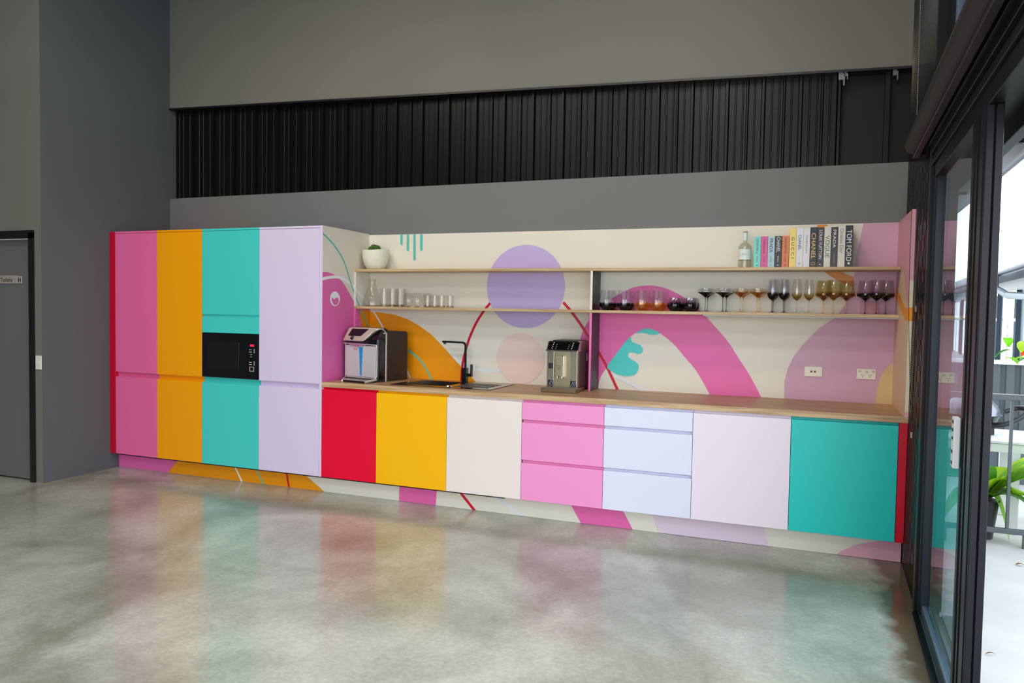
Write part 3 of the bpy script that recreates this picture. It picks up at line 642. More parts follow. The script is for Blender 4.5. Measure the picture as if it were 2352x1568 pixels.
MB().box(-.246, -.236, -.1045, -.103, .250, .266).box(-.228, -.220, -.1045, -.103, .250, .258).box(-.217, -.212, -.1045, -.103, .250, .262).obj('red_markings', mat('red_marking', (190, 110, 120), .5), wd)
MB().prism([(-.25, -.225), (-.008, -.225), (-.004, -.10), (-.335, -.10), (-.335, -.13)], 'z', 0, .016).obj('drip_tray', M_gb, wd)
MB().prism([(-.24, -.218), (-.014, -.218), (-.008, -.10), (-.328, -.10), (-.325, -.13)], 'z', .016, .021).obj('tray_grille', mat('grille', (150, 145, 138), .3, metal=.8), wd)
MB().tube([(-.25, -.226, .010), (-.335, -.125, .014)], .010, 8).obj('tray_side_trim', M_sil, wd, True)
MB().tube([(-.006, -.226, .010), (-.004, -.105, .022)], .010, 8).obj('tray_side_trim', M_sil, wd, True)
MB().tube([(-.25, -.228, .019), (-.006, -.228, .019)], .003, 6).obj('tray_front_trim', M_sil, wd, True)
MB().box(0, .0012, .12, .165, .035, .055).obj('side_socket', M_black, wd)

# ------------------------------------------------------------------ coffee machine
cf = thing('coffee_machine', 'stainless steel bean-to-cup coffee machine left of the shelf divider', 'coffee machine', (-2.893, .205, ZB+.0005))
CW = .235; M_st = mat('polished_steel', (196, 190, 170), .18, metal=.85); M_st2 = mat('brushed_steel', (160, 150, 122), .34, metal=.8)
MB().box(-.012, .25, 0, .26, .0, .032, .003).obj('drip_tray', mat('tray_steel', (128, 108, 84), .3, metal=.5), cf)
gr = MB()
for k in range(9): gr.box(-.006, .244, .008+k*.010, .012+k*.010, .033, .036)
gr.obj('tray_grille', M_st, cf)
MB().box(-.014, .252, -.002, .10, .031, .034).obj('tray_rim', mat('chrome', (225, 225, 225)), cf)
MB().box(0, CW, .12, .44, .03, .30, .003).obj('body', mat('machine_dark', (30, 30, 32), .4), cf)
MB().box(.002, CW*.235, .094, .12, .036, .300, .002).obj('left_front_panel', M_st, cf)
MB().box(CW*.24, CW*.765, .098, .12, .036, .300, .001).obj('centre_front_panel', M_st2, cf)
MB().box(CW*.77, CW*.995, .094, .12, .036, .300, .002).obj('right_front_panel', M_st, cf)
MB().box(CW, CW+.004, .096, .30, .036, .31).obj('side_panel', M_st, cf)
MB().box(CW, CW+.003, .30, .44, .02, .37).obj('rear_side_panel', mat('machine_side_plum', (120, 60, 84), .3, metal=.4), cf)
MB().prism([(.085, .300), (.132, .366), (.18, .372), (.44, .372), (.44, .30)], 'x', -.004, CW+.012).obj('head', M_st, cf)
cp = MB().prism([(.088, .306), (.130, .3655), (.128, .367), (.086, .3075)], 'x', .004, CW+.004).obj('control_panel', M_gb, cf)
MB().box(-.006, CW+.006, .078, .092, .296, .306, .002).obj('head_trim', mat('chrome', (225, 225, 225)), cf)
for cxk, n, s_ in ((.04, 4, .0045), (.068, 3, .003), (CW-.045, 4, .0045), (CW-.072, 3, .003)):
    for k in range(n):
        t = .16+k*.22; y = .086+(.128-.086)*t; z = .3075+(.367-.3075)*t
        MB().ball((cxk+k*.002, y-.0012, z+.001), s_, 1, .5, .8, 8, 6).obj('key_light', M_wp, cf)
MB().box(CW*.33, CW*.55, .062, .10, .115, .262, .003).obj('coffee_spout', M_st2, cf)
MB().box(CW*.55, CW*.585, .060, .10, .108, .264, .002).obj('spout_side', mat('chrome', (225, 225, 225)), cf)
for x in (CW*.35, CW*.50): MB().lathe([(0, -.016), (.009, -.016), (.009, 0), (0, 0)], 12).obj('spout_nozzle', M_st, cf).location = (x+.005, .08, .115)
MB().box(CW*.36, CW*.53, .0605, .062, .185, .198).obj('badge', mat('badge_silver', (205, 198, 180), .2, metal=.9), cf)
MB().box(CW*.40, CW*.50, .0605, .062, .172, .175).box(CW*.42, CW*.48, .0605, .062, .164, .166).obj('badge_lines', M_dk, cf)
MB().box(CW*.06, CW*.21, .0915, .0945, .168, .208, .001).obj('rotary_port', M_black, cf)
MB().lathe([(.003, 0), (.007, 0), (.007, .002), (.003, .002), (.003, 0)], 14).obj('port_ring', M_dk, cf, loc=(CW*.135, .091, .188)).rotation_euler = (PI/2, 0, 0)
for x0, x1 in ((CW*.05, CW*.23), (CW*.79, CW*.97)):
    MB().box(x0, x1, .092, .0945, .042, .082, .0005, 1).obj('lower_vent', mat('vent_navy', (22, 28, 44), .2), cf)
    for k in range(3):
        xx = x0+.008+k*.011
        MB().prism([(xx, .046), (xx+.003, .046), (xx+.013, .078), (xx+.010, .078)], 'y', .0905, .092).obj('vent_slat', mat('slat_pale', (170, 175, 185), .3), cf)
MB().box(CW+.003, CW+.0045, .33, .37, .22, .275).obj('rating_label', mat('label_white', (225, 225, 225), .5), cf)
MB().box(.02, CW-.02, .16, .42, .372, .376, .002).obj('hopper_lid', M_black, cf)

# ------------------------------------------------------------------ pot, glassware, bottle, books
pt = thing('potted_cactus', 'small green cactus in a white scooped pot on the upper shelf', 'plant', (-4.524, .555, ZS2+.0005))
bm = bmesh.new(); prof = [(0, 0), (.062, 0), (.078, .012), (.098, .05), (.110, .10), (.114, .175), (.108, .175), (.102, .10), (.0, .095)]
n = 36; rings = []
for r_, z in prof:
    if r_ == 0: rings.append([bm.verts.new((0, 0, z))]); continue
    ring = []
    for i in range(n):
        a = 2*PI*i/n; zz = z+(0.012*(abs(math.cos(a))**1.5)-.016 if z > .17 else 0); ring.append(bm.verts.new((r_*math.cos(a), r_*math.sin(a), zz)))
    rings.append(ring)
for a, b in zip(rings, rings[1:]):
    for i in range(n):
        j = (i+1) % n
        if len(a) == 1: bm.faces.new((a[0], b[j], b[i]))
        elif len(b) == 1: bm.faces.new((a[i], a[j], b[0]))
        else: bm.faces.new((a[i], a[j], b[j], b[i]))
mbx = MB(); mbx.bm.free(); mbx.bm = bm; mbx.obj('pot', mat('white_ceramic', (226, 224, 206), .6, bump=.4, bscale=25, var=.03, vscale=20), pt, True)
MB().lathe([(0, .125), (.099, .125), (.099, .12), (0, .12)], 24).obj('soil', mat('dark_soil', (60, 45, 32), .9, bump=1, bscale=80), pt)
M_cac = mat('cactus_green', (60, 96, 26), .7, var=.35, vscale=60, bump=1, bscale=120)
for cx_, cy_, r_, h_ in ((0, -.03, .03, .192), (-.03, -.02, .026, .182), (.028, -.022, .026, .183), (0, .015, .032, .188), (-.012, -.05, .02, .175)):
    b = bmesh.new(); bmesh.ops.create_uvsphere(b, u_segments=20, v_segments=12, radius=r_, matrix=Matrix.Translation((cx_, cy_, h_-.01)))
    for v in b.verts:
        a = math.atan2(v.co.y-cy_, v.co.x-cx_); k = 1+.1*math.cos(10*a); v.co.x = cx_+(v.co.x-cx_)*k; v.co.y = cy_+(v.co.y-cy_)*k
    q = MB(); q.bm.free(); q.bm = b; q.obj('cactus_head', M_cac, pt, True)

def shell(prof, t=.0016):
    """outer profile bottom->rim, then back down inside: a walled vessel"""
    inn = [(max(r_-t, 0), z+(t*1.4 if i == 0 else 0)) for i, (r_, z) in enumerate(prof)]
    return prof+inn[::-1]
def vessel(name, prof, m, parent, thick=.0016, n=28):
    p = spline(prof, 3); p = [(max(0, a), b) for a, b in p]
    return MB().lathe(shell(p, thick), n).obj(name, m, parent, True)
# clear things
cr = thing('glass_carafe', 'clear faceted glass carafe at the left end of the lower shelf', 'carafe', (-4.565, .57, ZS1+.0006))
vessel('carafe_body', [(.0, .0), (.066, 0), (.075, .01), (.072, .06), (.055, .12), (.036, .17), (.030, .20), (.034, .235)], G_clear, cr, .003)
MB().lathe([(.0, .0), (.06, 0), (.066, .008), (.06, .014), (0, .012)], 24).obj('carafe_base', glass('thick_glass', (.86, .84, .8), gain=1.1, ior=1.6), cr, True)
def glass_thing(name, label, cat, group, prof, m, x, y, th=.0018, base=None, basem=None, stem=None, stemm=None):
    r = thing(name, label, cat, (x, y, ZS1+.0006), 0, group)
    vessel('bowl', prof, m, r, th)
    if base: MB().lathe(base, 24).obj('base', basem or m, r, True)
    if stem: MB().lathe(stem, 14).obj('stem', stemm or m, r, True)
    return r
def dup(o, x, y, label):
    c = copy_tree(o); c.location = (x, y, o.location.z); c['label'] = label; return c
G_base = glass('amber_tinged_base', (.80, .72, .62), gain=1.2, ior=1.6)
A = glass_thing('water_glass', 'tall clear water glass next to the carafe', 'glass', 'clear glasses on the lower shelf', [(0, 0), (.031, 0), (.034, .01), (.034, .08), (.033, .152)], G_clear, -4.425, .53, base=[(0, .001), (.031, .001), (.033, .012), (.02, .02), (0, .016)], basem=G_base)
dup(A, -4.347, .53, 'tall clear water glass, second from the carafe in the front row'); dup(A, -4.272, .53, 'tall clear water glass just left of the round stemless glasses')
dup(A, -4.38, .615, 'tall clear water glass behind, at the carafe end'); dup(A, -4.30, .615, 'tall clear water glass behind, near the stemless glasses')
Bg = glass_thing('stemless_glass', 'rounded clear stemless glass next to the tall water glasses', 'glass', 'clear glasses on the lower shelf', [(0, 0), (.018, .001), (.034, .018), (.040, .045), (.037, .085), (.033, .118)], G_clear, -4.192, .53, base=[(0, .001), (.017, .001), (.022, .006), (0, .01)], basem=G_base)
dup(Bg, -4.108, .53, 'rounded clear stemless glass in the middle of the clear row'); dup(Bg, -4.055, .60, 'rounded clear stemless glass beside the short tumblers')
Cg = glass_thing('short_tumbler', 'short clear tumbler next to the stemless glasses', 'glass', 'clear glasses on the lower shelf', [(0, 0), (.029, 0), (.031, .008), (.031, .05), (.031, .096)], G_clear, -4.012, .53, base=[(0, .001), (.029, .001), (.030, .016), (0, .014)], basem=G_base)
dup(Cg, -3.948, .53, 'short clear tumbler, second from the stemless glasses'); dup(Cg, -3.884, .53, 'short clear tumbler, third from the stemless glasses'); dup(Cg, -3.822, .56, 'short clear tumbler at the right end of the clear glasses')
# tinted
def tint(n, top, bot, z0, z1): return glass(n, top, bot, z0, z1, gain=1.0, ior=1.5)
T_dark = tint('smoke_dipped', (.975, .975, .98), (.12, .12, .14), .035, .062); T_amb = tint('amber_dipped', (.98, .975, .97), (.95, .84, .52), .035, .07)
T_smk = tint('smoke_faded', (.92, .91, .92), (.10, .09, .12), .02, .075)
GR = 'tinted glasses on the lower shelf'
hi = [(0, 0), (.022, .001), (.045, .022), (.051, .05), (.047, .10), (.041, .149)]
def gx(px, Y): return at(px, 700, 'y', Y).x
YF, YR = .502, .607      # front and rear row
D1 = glass_thing('stemless_glass', 'tall stemless glass with black dipped base beside the divider', 'glass', GR, hi, T_dark, gx(1392.5, YF), YF)
dup(D1, gx(1402, YR), YR, 'tall stemless glass with black base, in the back row next to the divider')
dup(D1, gx(1433, YF), YF, 'tall stemless glass with black base beside the amber ones'); dup(D1, gx(1441, YR), YR, 'tall stemless glass with black base, back row beside the amber ones')
E1 = glass_thing('stemless_glass', 'tall stemless glass with amber base beside the black-based ones', 'glass', GR, hi, T_amb, gx(1472, YF), YF)
dup(E1, gx(1478, YR), YR, 'tall amber-based stemless glass, back row beside the black-based ones')
dup(E1, gx(1508, YF), YF, 'tall stemless glass with amber base beside the low smoky ones'); dup(E1, gx(1516, YR), YR, 'tall amber-based stemless glass, back row beside the low smoky ones')
lo = [(0, 0), (.026, .001), (.047, .02), (.053, .042), (.049, .07), (.043, .096)]
F1 = glass_thing('low_tumbler', 'low round smoky tumbler beside the amber-based glasses', 'glass', GR, lo, T_smk, gx(1549, YF), YF)
dup(F1, gx(1556, .61), .612, 'low round smoky tumbler, back row beside the amber-based glasses')
dup(F1, gx(1584, YF), YF, 'low round smoky tumbler beside the coupes'); dup(F1, gx(1590, .61), .612, 'low round smoky tumbler, back row beside the coupes')
def stemware(name, label, prof, zb, H, m, sm, x, y, foot=.036, cat='glass'):
    r = thing(name, label, cat, (x, y, ZS1+.0006), 0, 'stemmed glasses on the lower shelf')
    vessel('bowl', [(a, b_) for a, b_ in prof], m, r)
    MB().lathe([(0, .0), (foot, .0), (foot, .0015), (foot*.4, .004), (.004, .009), (.0028, .02), (.0026, zb-.01), (.005, zb+.002), (0, zb+.004)], 20).obj('stem', sm, r, True)
    return r
S_dk = glass('smoke_stem', (.35, .34, .36), gain=1.3, ior=1.6); S_am = glass('amber_stem', (.90, .74, .52), gain=1.3, ior=1.6); S_cl = glass('pale_stem', (.8, .76, .7), gain=1.3, ior=1.6)
coup = [(.0, .102), (.006, .104), (.026, .120), (.052, .135), (.0555, .148), (.052, .165)]
T_cd = tint('coupe_smoke', (.97, .97, .975), (.10, .10, .12), .132, .14); T_ca = tint('coupe_amber', (.98, .97, .96), (.88, .72, .46), .130, .150)
K = stemware('coupe_glass', 'dark coupe glass nearest the smoky tumblers, front row', coup, .10, .165, T_cd, S_dk, gx(1620, .503), .503)
dup(K, gx(1625, .6165), .6165, 'dark coupe glass nearest the smoky tumblers, back row')
dup(K, gx(1660, .503), .503, 'dark coupe glass beside the amber coupes, front row'); dup(K, gx(1668, .6165), .6165, 'dark coupe glass beside the amber coupes, back row')
K = stemware('coupe_glass', 'amber coupe glass beside the dark coupes, front row', coup, .10, .165, T_ca, S_am, gx(1700.5, .503), .503)
dup(K, gx(1706.5, .6165), .6165, 'amber coupe glass beside the dark coupes, back row')
dup(K, gx(1739, .503), .503, 'amber coupe glass beside the flutes, front row'); dup(K, gx(1743.5, .6165), .6165, 'amber coupe glass beside the flutes, back row')
flu = [(.0, .085), (.006, .088), (.022, .100), (.032, .118), (.034, .14), (.031, .185), (.025, .232)]
T_fd = tint('flute_smoke', (.965, .965, .975), (.14, .14, .18), .11, .15); T_fa = tint('flute_olive', (.97, .965, .95), (.74, .64, .36), .098, .15)
K = stemware('champagne_flute', 'dark-based flute beside the amber coupes', flu, .085, .235, T_fd, S_dk, gx(1773, .52), .52, .03)
dup(K, gx(1776, .62), .62, 'dark-based flute, back row beside the amber coupes'); dup(K, gx(1799.5, .52), .52, 'dark-based flute beside the olive flutes'); dup(K, gx(1802, .62), .62, 'dark-based flute, back row beside the olive flutes')
K = stemware('champagne_flute', 'olive-based flute beside the dark flutes', flu, .085, .235, T_fa, S_cl, gx(1829.5, .53), .53, .03); dup(K, gx(1857.5, .53), .53, 'olive-based flute beside the olive wine glasses')
win = [(.0, .088), (.008, .092), (.028, .108), (.049, .118), (.054, .130), (.050, .165), (.041, .226)]
T_wo = tint('wine_olive', (.95, .93, .83), (.74, .58, .34), .112, .16); T_wd = tint('wine_smoke', (.95, .935, .945), (.12, .11, .14), .118, .15)
K = stemware('wine_glass', 'olive wine glass nearest the flutes', win, .09, .23, T_wo, S_am, gx(1891, .615), .615, .034)
dup(K, gx(1914, .505), .505, 'olive wine glass in the middle of the olive trio'); dup(K, gx(1943.5, .615), .615, 'olive wine glass nearest the dark wine glasses')
K = stemware('wine_glass', 'dark wine glass beside the olive ones', win, .09, .23, T_wd, S_dk, gx(1987, .598), .598, .034)
dup(K, gx(2013, .505), .505, 'dark wine glass in the middle of the dark trio'); dup(K, gx(2034, .598), .598, 'dark wine glass nearest the end panel')

bt = thing('glass_bottle', 'textured clear bottle with white label and neck wrap beside the books', 'bottle', (-1.526, .53, ZS2+.0005))
vessel('bottle_glass', [(0, 0), (.038, 0), (.043, .006), (.043, .14), (.040, .158), (.022, .172), (.014, .182), (.0135, .235)], glass('textured_glass', (.93, .93, .90), rough=.12, gain=.9, ior=1.5), bt)
MB().lathe([(.0438, .055), (.0438, .128)], 32).obj('paper_label', mat('label_paper', (228, 234, 230), .6), bt, True)
MB().lathe([(.0142, .188), (.0148, .19), (.0148, .243), (.0145, .245)], 20).obj('neck_wrap', mat('label_paper', (1, 1, 1)), bt, True)
MB().lathe([(0, .255), (.0148, .255), (.016, .250), (.016, .246), (0, .246)], 20).obj('cap', mat('cap_tan', (190, 165, 130), .5), bt, True)
bm = MB()
random.seed(2)
for i in range(14):
    for j in range(12):
        z = .012+j*.0122
        if .05 < z < .13: continue
        a = 2*PI*(i+.5*(j % 2))/14; bm.ball((.0432*math.cos(a), .0432*math.sin(a), z), .0045, .6, .6, 1.2, 5, 4)
o = bm.obj('embossed_facets', MATS['textured_glass'], bt); o['kind'] = 'stuff'
text_mesh('ILENI', mat('gold_ink', (196, 180, 150), .5), 'lettering', bt, (-.032, -.0445, .088), (1, 0, 0), (0, 0, 1), length=.044, height=.010)

BKZ = ZS2+.0005
def bm_ink(n, rgb): return mat(n, rgb, .5)
I_w = bm_ink('ink_white', (235, 235, 235)); I_k = bm_ink('ink_black', (30, 30, 34)); I_g = bm_ink('ink_gold', (232, 190, 120)); I_s = bm_ink('ink_steel', (90, 96, 100)); I_gn = bm_ink('ink_green', (30, 90, 85)); I_n = bm_ink('ink_navy', (30, 36, 60)); I_pu = bm_ink('ink_purple', (110, 30, 80))
# (x0, x1, height, cover colour, title, (f0,f1,rel height), ink, subtitle, mark, label)
books = [(-1.463, -1.4175, .211, (122, 214, 202), 'TIFFANY&Co.', (.06, .57, .34), I_gn, 'CATWALK', 'bar', 'small turquoise fashion book next to the bottle'),
 (-1.4165, -1.3725, .211, (218, 88, 150), 'YvesSaintLaurent', (.07, .56, .36), I_pu, 'CATWALK', 'ring', 'small pink fashion book beside the turquoise one'),
 (-1.3715, -1.3275, .210, (172, 200, 212), 'PRADA', (.07, .52, .5), I_n, 'CATWALK', 'ring', 'small light blue fashion book beside the pink one'),
 (-1.3265, -1.2815, .211, (30, 32, 38), 'CHANEL', (.03, .52, .5), I_w, 'CATWALK', 'bar', 'small black fashion book beside the orange one'),
 (-1.2805, -1.2355, .212, (220, 120, 74), 'LOUIS VUITTON', (.06, .57, .3), I_n, 'CATWALK', 'bar', 'small orange fashion book beside the tall yellow one'),
 (-1.2345+.046-.0015, -1.147, .262, (240, 214, 116), 'G U C C I', (.23, .77, .45), I_k, None, None, 'tall yellow fashion book'),
 (-1.146, -1.1035, .263, (222, 224, 228), 'CHANEL', (.18, .56, .42), I_k, None, 'cc', 'tall white fashion book beside the yellow one, with bold black title'),
 (-1.1025, -1.0605, .263, (222, 224, 228), 'GIVENCHY', (.19, .66, .22), I_k, None, None, 'tall white fashion book with small thin black title'),
 (-1.0595, -1.0155, .266, (26, 28, 36), 'CHANEL', (.15, .8, .62), I_g, None, 'cc', 'tall black fashion book with large gold title'),
 (-1.0145, -.9735, .264, (52, 42, 48), 'LOUIS VUITTON', (.07, .8, .42), I_w, None, 'bar', 'tall dark brown fashion book with bold white title'),
 (-.9725, -.9305, .270, (214, 212, 204), 'VOGUE', (.23, .77, .62), bm_ink('ink_olive', (80, 84, 60)), None, None, 'tall pale fashion book with large olive title'),
 (-.9295, -.8875, .264, (50, 42, 48), 'PRADA', (.07, .52, .42), I_w, 'SMALL TEXT', None, 'tall dark brown fashion book with short white title'),
 (-.8865, -.8435, .271, (216, 212, 204), 'Christian Dior', (.07, .66, .5), I_s, None, None, 'tall cream fashion book with fine grey title'),
 (-.8425, -.7985, .273, (16, 20, 34), 'TOM FORD', (.11, .86, .66), I_w, None, 'box', 'tall navy fashion book at the right end of the row')]
shiftx = 0
# the yellow book begins where the small ones end
xs = [(-1.463, -1.4175), (-1.4165, -1.3725), (-1.3715, -1.3275), (-1.3265, -1.2815), (-1.2805, -1.2355), (-1.2335, -1.191), (-1.190, -1.1465), (-1.1455, -1.1045), (-1.1035, -1.0605), (-1.0595, -1.0175), (-1.0165, -.9755), (-.9745, -.9325), (-.9315, -.8875), (-.8865, -.842)]
M_pages = mat('book_pages', (230, 224, 208), .8, var=.08, vscale=300, stretch=(1, .02, .02))
for (a_, b_, h, rgb, ti, (f0, f1, rh), ink, sub, mark, lab), (x0, x1) in zip(books, xs):
    r = thing('book', lab, 'book', (x0, .47, BKZ), 0, 'fashion books on the upper shelf'); W = x1-x0; dp = .16 if h < .23 else .19
    mc = mat('cover_%d_%d_%d' % rgb, rgb, .4)
    MB().box(0, W, 0, .003, 0, h, .001, 1).box(0, .003, .003, dp, 0, h).box(W-.003, W, .003, dp, 0, h).obj('cover', mc, r)
    MB().box(.0032, W-.0032, .004, dp-.004, .003, h-.003).obj('page_block', M_pages, r)
    hh = W*rh
    text_mesh(ti, ink, 'spine_title', r, (W/2-hh/2, -.0002, h*(1-f0)), (0, 0, -1), (1, 0, 0), length=h*(f1-f0), height=hh, space=1.0)
    if sub == 'CATWALK': text_mesh('CATWALK', ink, 'spine_subtitle', r, (W/2-W*.1, -.0002, h*.36), (0, 0, -1), (1, 0, 0), length=h*.2, height=W*.2)
    elif sub:
        MB().box(W*.40, W*.46, -.0006, -.0001, h*.08, h*.36).box(W*.54, W*.60, -.0006, -.0001, h*.06, h*.36).obj('spine_subtitle', mat('ink_dim', (130, 120, 124), .5), r)
    if mark == 'bar': MB().box(W*.38, W*.62, -.0006, -.0001, h*.055, h*.075).obj('publisher_mark', ink, r)
    if mark == 'ring':
        o = MB().lathe([(.0022, 0), (.0045, 0), (.0045, .0003), (.0022, .0003), (.0022, 0)], 4).obj('publisher_mark', ink, r); o.location = (W/2, -.0002, h*.065); o.rotation_euler = (PI/2, 0, 0)
    if mark == 'box': MB().box(W*.4, W*.66, -.0006, -.0001, h*.06, h*.11).obj('publisher_mark', ink, r)
    if mark == 'cc':
        k = .0085 if ti == 'CHANEL' and h > .265 else .0048
        for sgn in (-1, 1):
            q = MB(); pts_ = [(W/2+sgn*k*.42+k*math.cos(t), -.0006, h*.085+k*math.sin(t)) for t in [(.25*PI if sgn < 0 else -.75*PI)+1.5*PI*j/14 for j in range(15)]]
            q.tube(pts_, k*.16, 5).obj('interlocked_rings', ink, r)

# ------------------------------------------------------------------ right wall (local frame: x inward -, y towards back +)
wr = struct(rw(MB().box(.0135, .12, -.67, .80, 0, 5.6).box(0, .12, -9.3, -.67, 5.0, 5.6).obj('wall_right', M_flat)))
M_rib = mat('glossy_dark_cladding', (12, 12, 14), .2, spec=.3)
rib = None
for k in range(22):
    y = -.668+k*.0612
    if rib is None:
        rib = MB().prism([(.0135, 0), (.0135, 0.0612), (.009, .0612), (.009, .040), (-.003, .032), (-.003, .012), (.009, .004), (.009, 0)], 'z', 0.001, 5.0).obj('cladding_rib', M_rib, wr)
        rib.location = (0, y, 0)
    else:
        o = rib.copy(); C.objects.link(o); o.parent = wr; o.location = (0, y, 0)
# sliding door set: head, jamb, track, fixed leaf, lock stile
hd = struct(rw(thing('door_2', None, None)))
MB().box(-.012, .02, -.76, -.672, 0, 2.36, .002).obj('jamb', M_frame2, hd)
MB().box(.02, .10, -.76, -.672, 0, 2.36).obj('jamb', M_frame2, hd)
for x0, x1, z0, z1, m in ((-.012, .03, 2.235, 2.262, M_frame2), (-.004, .06, 2.262, 2.285, M_frame), (-.02, .02, 2.285, 2.33, M_frame2), (.0, .12, 2.17, 2.235, M_frame2), (.02, .14, 2.285, 2.40, M_frame2), (-.03, .02, 2.33, 2.352, M_frame), (.10, .14, 2.10, 2.20, M_frame)):
    MB().box(x0, x1, -8.8, -.762, z0, z1, .002, 1).obj('head_rail', m, hd)
# leaf
for y0, y1 in ((-.84, -.765),):
    MB().box(.006, .05, y0, y1, .03, 2.235, .003).obj('leaf_stile', M_frame, hd)
    MB().box(.0, .02, y0+.02, y1-.02, .03, 2.235, .002).obj('leaf_stile', M_frame, hd)
for y0, y1, x0, x1, m in ((-1.915, -1.875, .0, .03, M_frame2), (-1.945, -1.917, -.004, .03, M_frame), (-1.99, -1.947, .002, .03, M_frame), (-2.02, -1.993, -.004, .03, M_frame2), (-2.055, -2.022, .0, .03, M_frame2),
                  (-2.125, -2.058, -.004, .02, M_frame), (-2.15, -2.06, .0205, .0225, M_frame2), (-2.16, -2.06, .023, .045, M_frame), (-2.14, -2.127, .0, .018, M_frame2), (-2.155, -2.142, -.002, .0195, M_frame)):
    MB().box(x0, x1, y0, y1, .02, 2.17, .0015, 1).obj('lock_stile', m, hd)
MB().box(.012, .045, -1.87, -.84, .02, .075, .003).obj('leaf_bottom_rail', M_track, hd)
MB().box(.022, .030, -1.876, -.838, .075, 2.235).obj('glass_pane', G_pane, hd)
lp = MB().box(-.028, -.008, -1.935, -1.875, .955, 1.135, .003).obj('lock_plate', mat('white_lock', (220, 222, 224), .35), hd)
tag(lp, 'white lock face plate')
for z in (.972, 1.012, 1.06, 1.09, 1.118): MB().box(-.030, -.0275, -1.915, -1.895, z-.006, z+.006, .001, 1).obj('lock_slot', M_dk, lp)
for x0, x1, z1, m in ((-.02, .005, .012, M_frame2), (.006, .012, .02, M_track), (.02, .028, .022, M_track), (.05, .056, .022, M_track), (-.012, .16, .006, M_frame), (.075, .09, .02, M_track), (.11, .16, .016, M_track)):
    MB().box(x0, x1, -2.15, -.762, 0, z1).obj('floor_track', m, hd)
# further door leaves towards the photographer's right, and the far jamb
MB().box(0, .1, -9.2, -8.8, 0, 5.0).obj('far_jamb', M_frame2, hd)
# upper window
uw = struct(rw(thing('window_1', None, None))); G_blue = glass('blue_tinted_glass', (.26, .42, .52))
MB().box(-.002, .12, -8.8, -.672, 2.40, 2.47, .002, 1).obj('window_sill_frame', M_frame2, uw)
MB().box(-.002, .1, -.715, -.672, 2.47, 5.0).obj('window_frame', M_frame2, uw)
MB().box(.05, .09, -.80, -.715, 2.47, 5.0).obj('window_frame', M_frame, uw)
MB().box(.03, .07, -1.10, -1.06, 2.47, 5.0, .002).obj('mullion', M_track, uw)
for y in (-3.2, -5.2, -7.2): MB().box(0, .08, y-.04, y, 2.47, 5.0).obj('mullion', M_frame2, uw)
MB().box(.04, .048, -8.8, -.716, 2.47, 5.0).obj('glass_pane', G_blue, uw)
# roller blind above the door
rb = thing('roller_blind', 'rolled up dark blind tube above the sliding glass door', 'blind', RW, RA)
MB().tube([(-.062, -.50, 2.392), (-.062, -8.6, 2.392)], .052, 24).obj('blind_roll', mat('dark_blind_fabric', (20, 17, 20), .55), rb, True)
MB().box(-.10, -.012, -.50, -.494, 2.34, 2.445, .002, 1).obj('end_bracket', M_frame2, rb)
MB().box(-.075, -.045, -8.6, -.51, 2.322, 2.338, .003).obj('bottom_bar', mat('blind_bar', (50, 44, 48), .35, metal=.4), rb)
M_bead = mat('black_bead', (26, 26, 28), .4); M_bead2 = mat('pale_bead', (150, 150, 150), .4)
def chain(label, p_top, p_bot, m, sag=0.0, clip_=True, x=-.03, n=None):
    r = thing('bead_chain', label, 'chain', RW, RA); L_ = abs(p_top[1]-p_bot[1]); n = n or int(L_/.012); q = MB()
    for i in range(n):
        t = i/(n-1); y = p_top[0]+(p_bot[0]-p_top[0])*t+sag*math.sin(PI*t); z = p_top[1]+(p_bot[1]-p_top[1])*t
        q.ball((x, y, z), .0028, 1, 1, 1, 5, 3)
    o = q.obj('beads', m, r); o['kind'] = 'stuff'
    MB().tube([(x, p_top[0]+(p_bot[0]-p_top[0])*k/8+sag*math.sin(PI*k/8), p_top[1]+(p_bot[1]-p_top[1])*k/8) for k in range(9)], .0009, 4).obj('cord', m, r)
    if clip_: MB().box(x-.004, x+.004, p_bot[0]-.008, p_bot[0]+.008, p_bot[1]-.03, p_bot[1]).obj('chain_clip', mat('clip_clear', (150, 150, 150), .2), r)
chain('upper pale bead chain hanging from the high blind down to the blind tube', (-.12, 4.8), (-.25, 2.47), M_bead2, 0, False, -.04)
chain('front strand of the long black bead chain loop beside the end panel', (-.06, 2.30), (-.50, .88), M_bead, .20, True, -.03)
chain('second strand of the long black bead chain loop, nearer the door', (-.40, 2.30), (-.50, .92), M_bead, -.06, False, -.03)
chain('shorter black bead chain ending in a small clip at shelf height', (-.34, 2.32), (-.44, 1.55), M_bead, .04, True, -.026)
hb = rw(MB().tube([(-.10, .35, 4.86), (-.10, -8.6, 4.86)], .05, 16).obj('roller_blind', MATS['dark_blind_fabric'])); tag(hb, 'high rolled blind above the upper window, out of view overhead', 'blind')

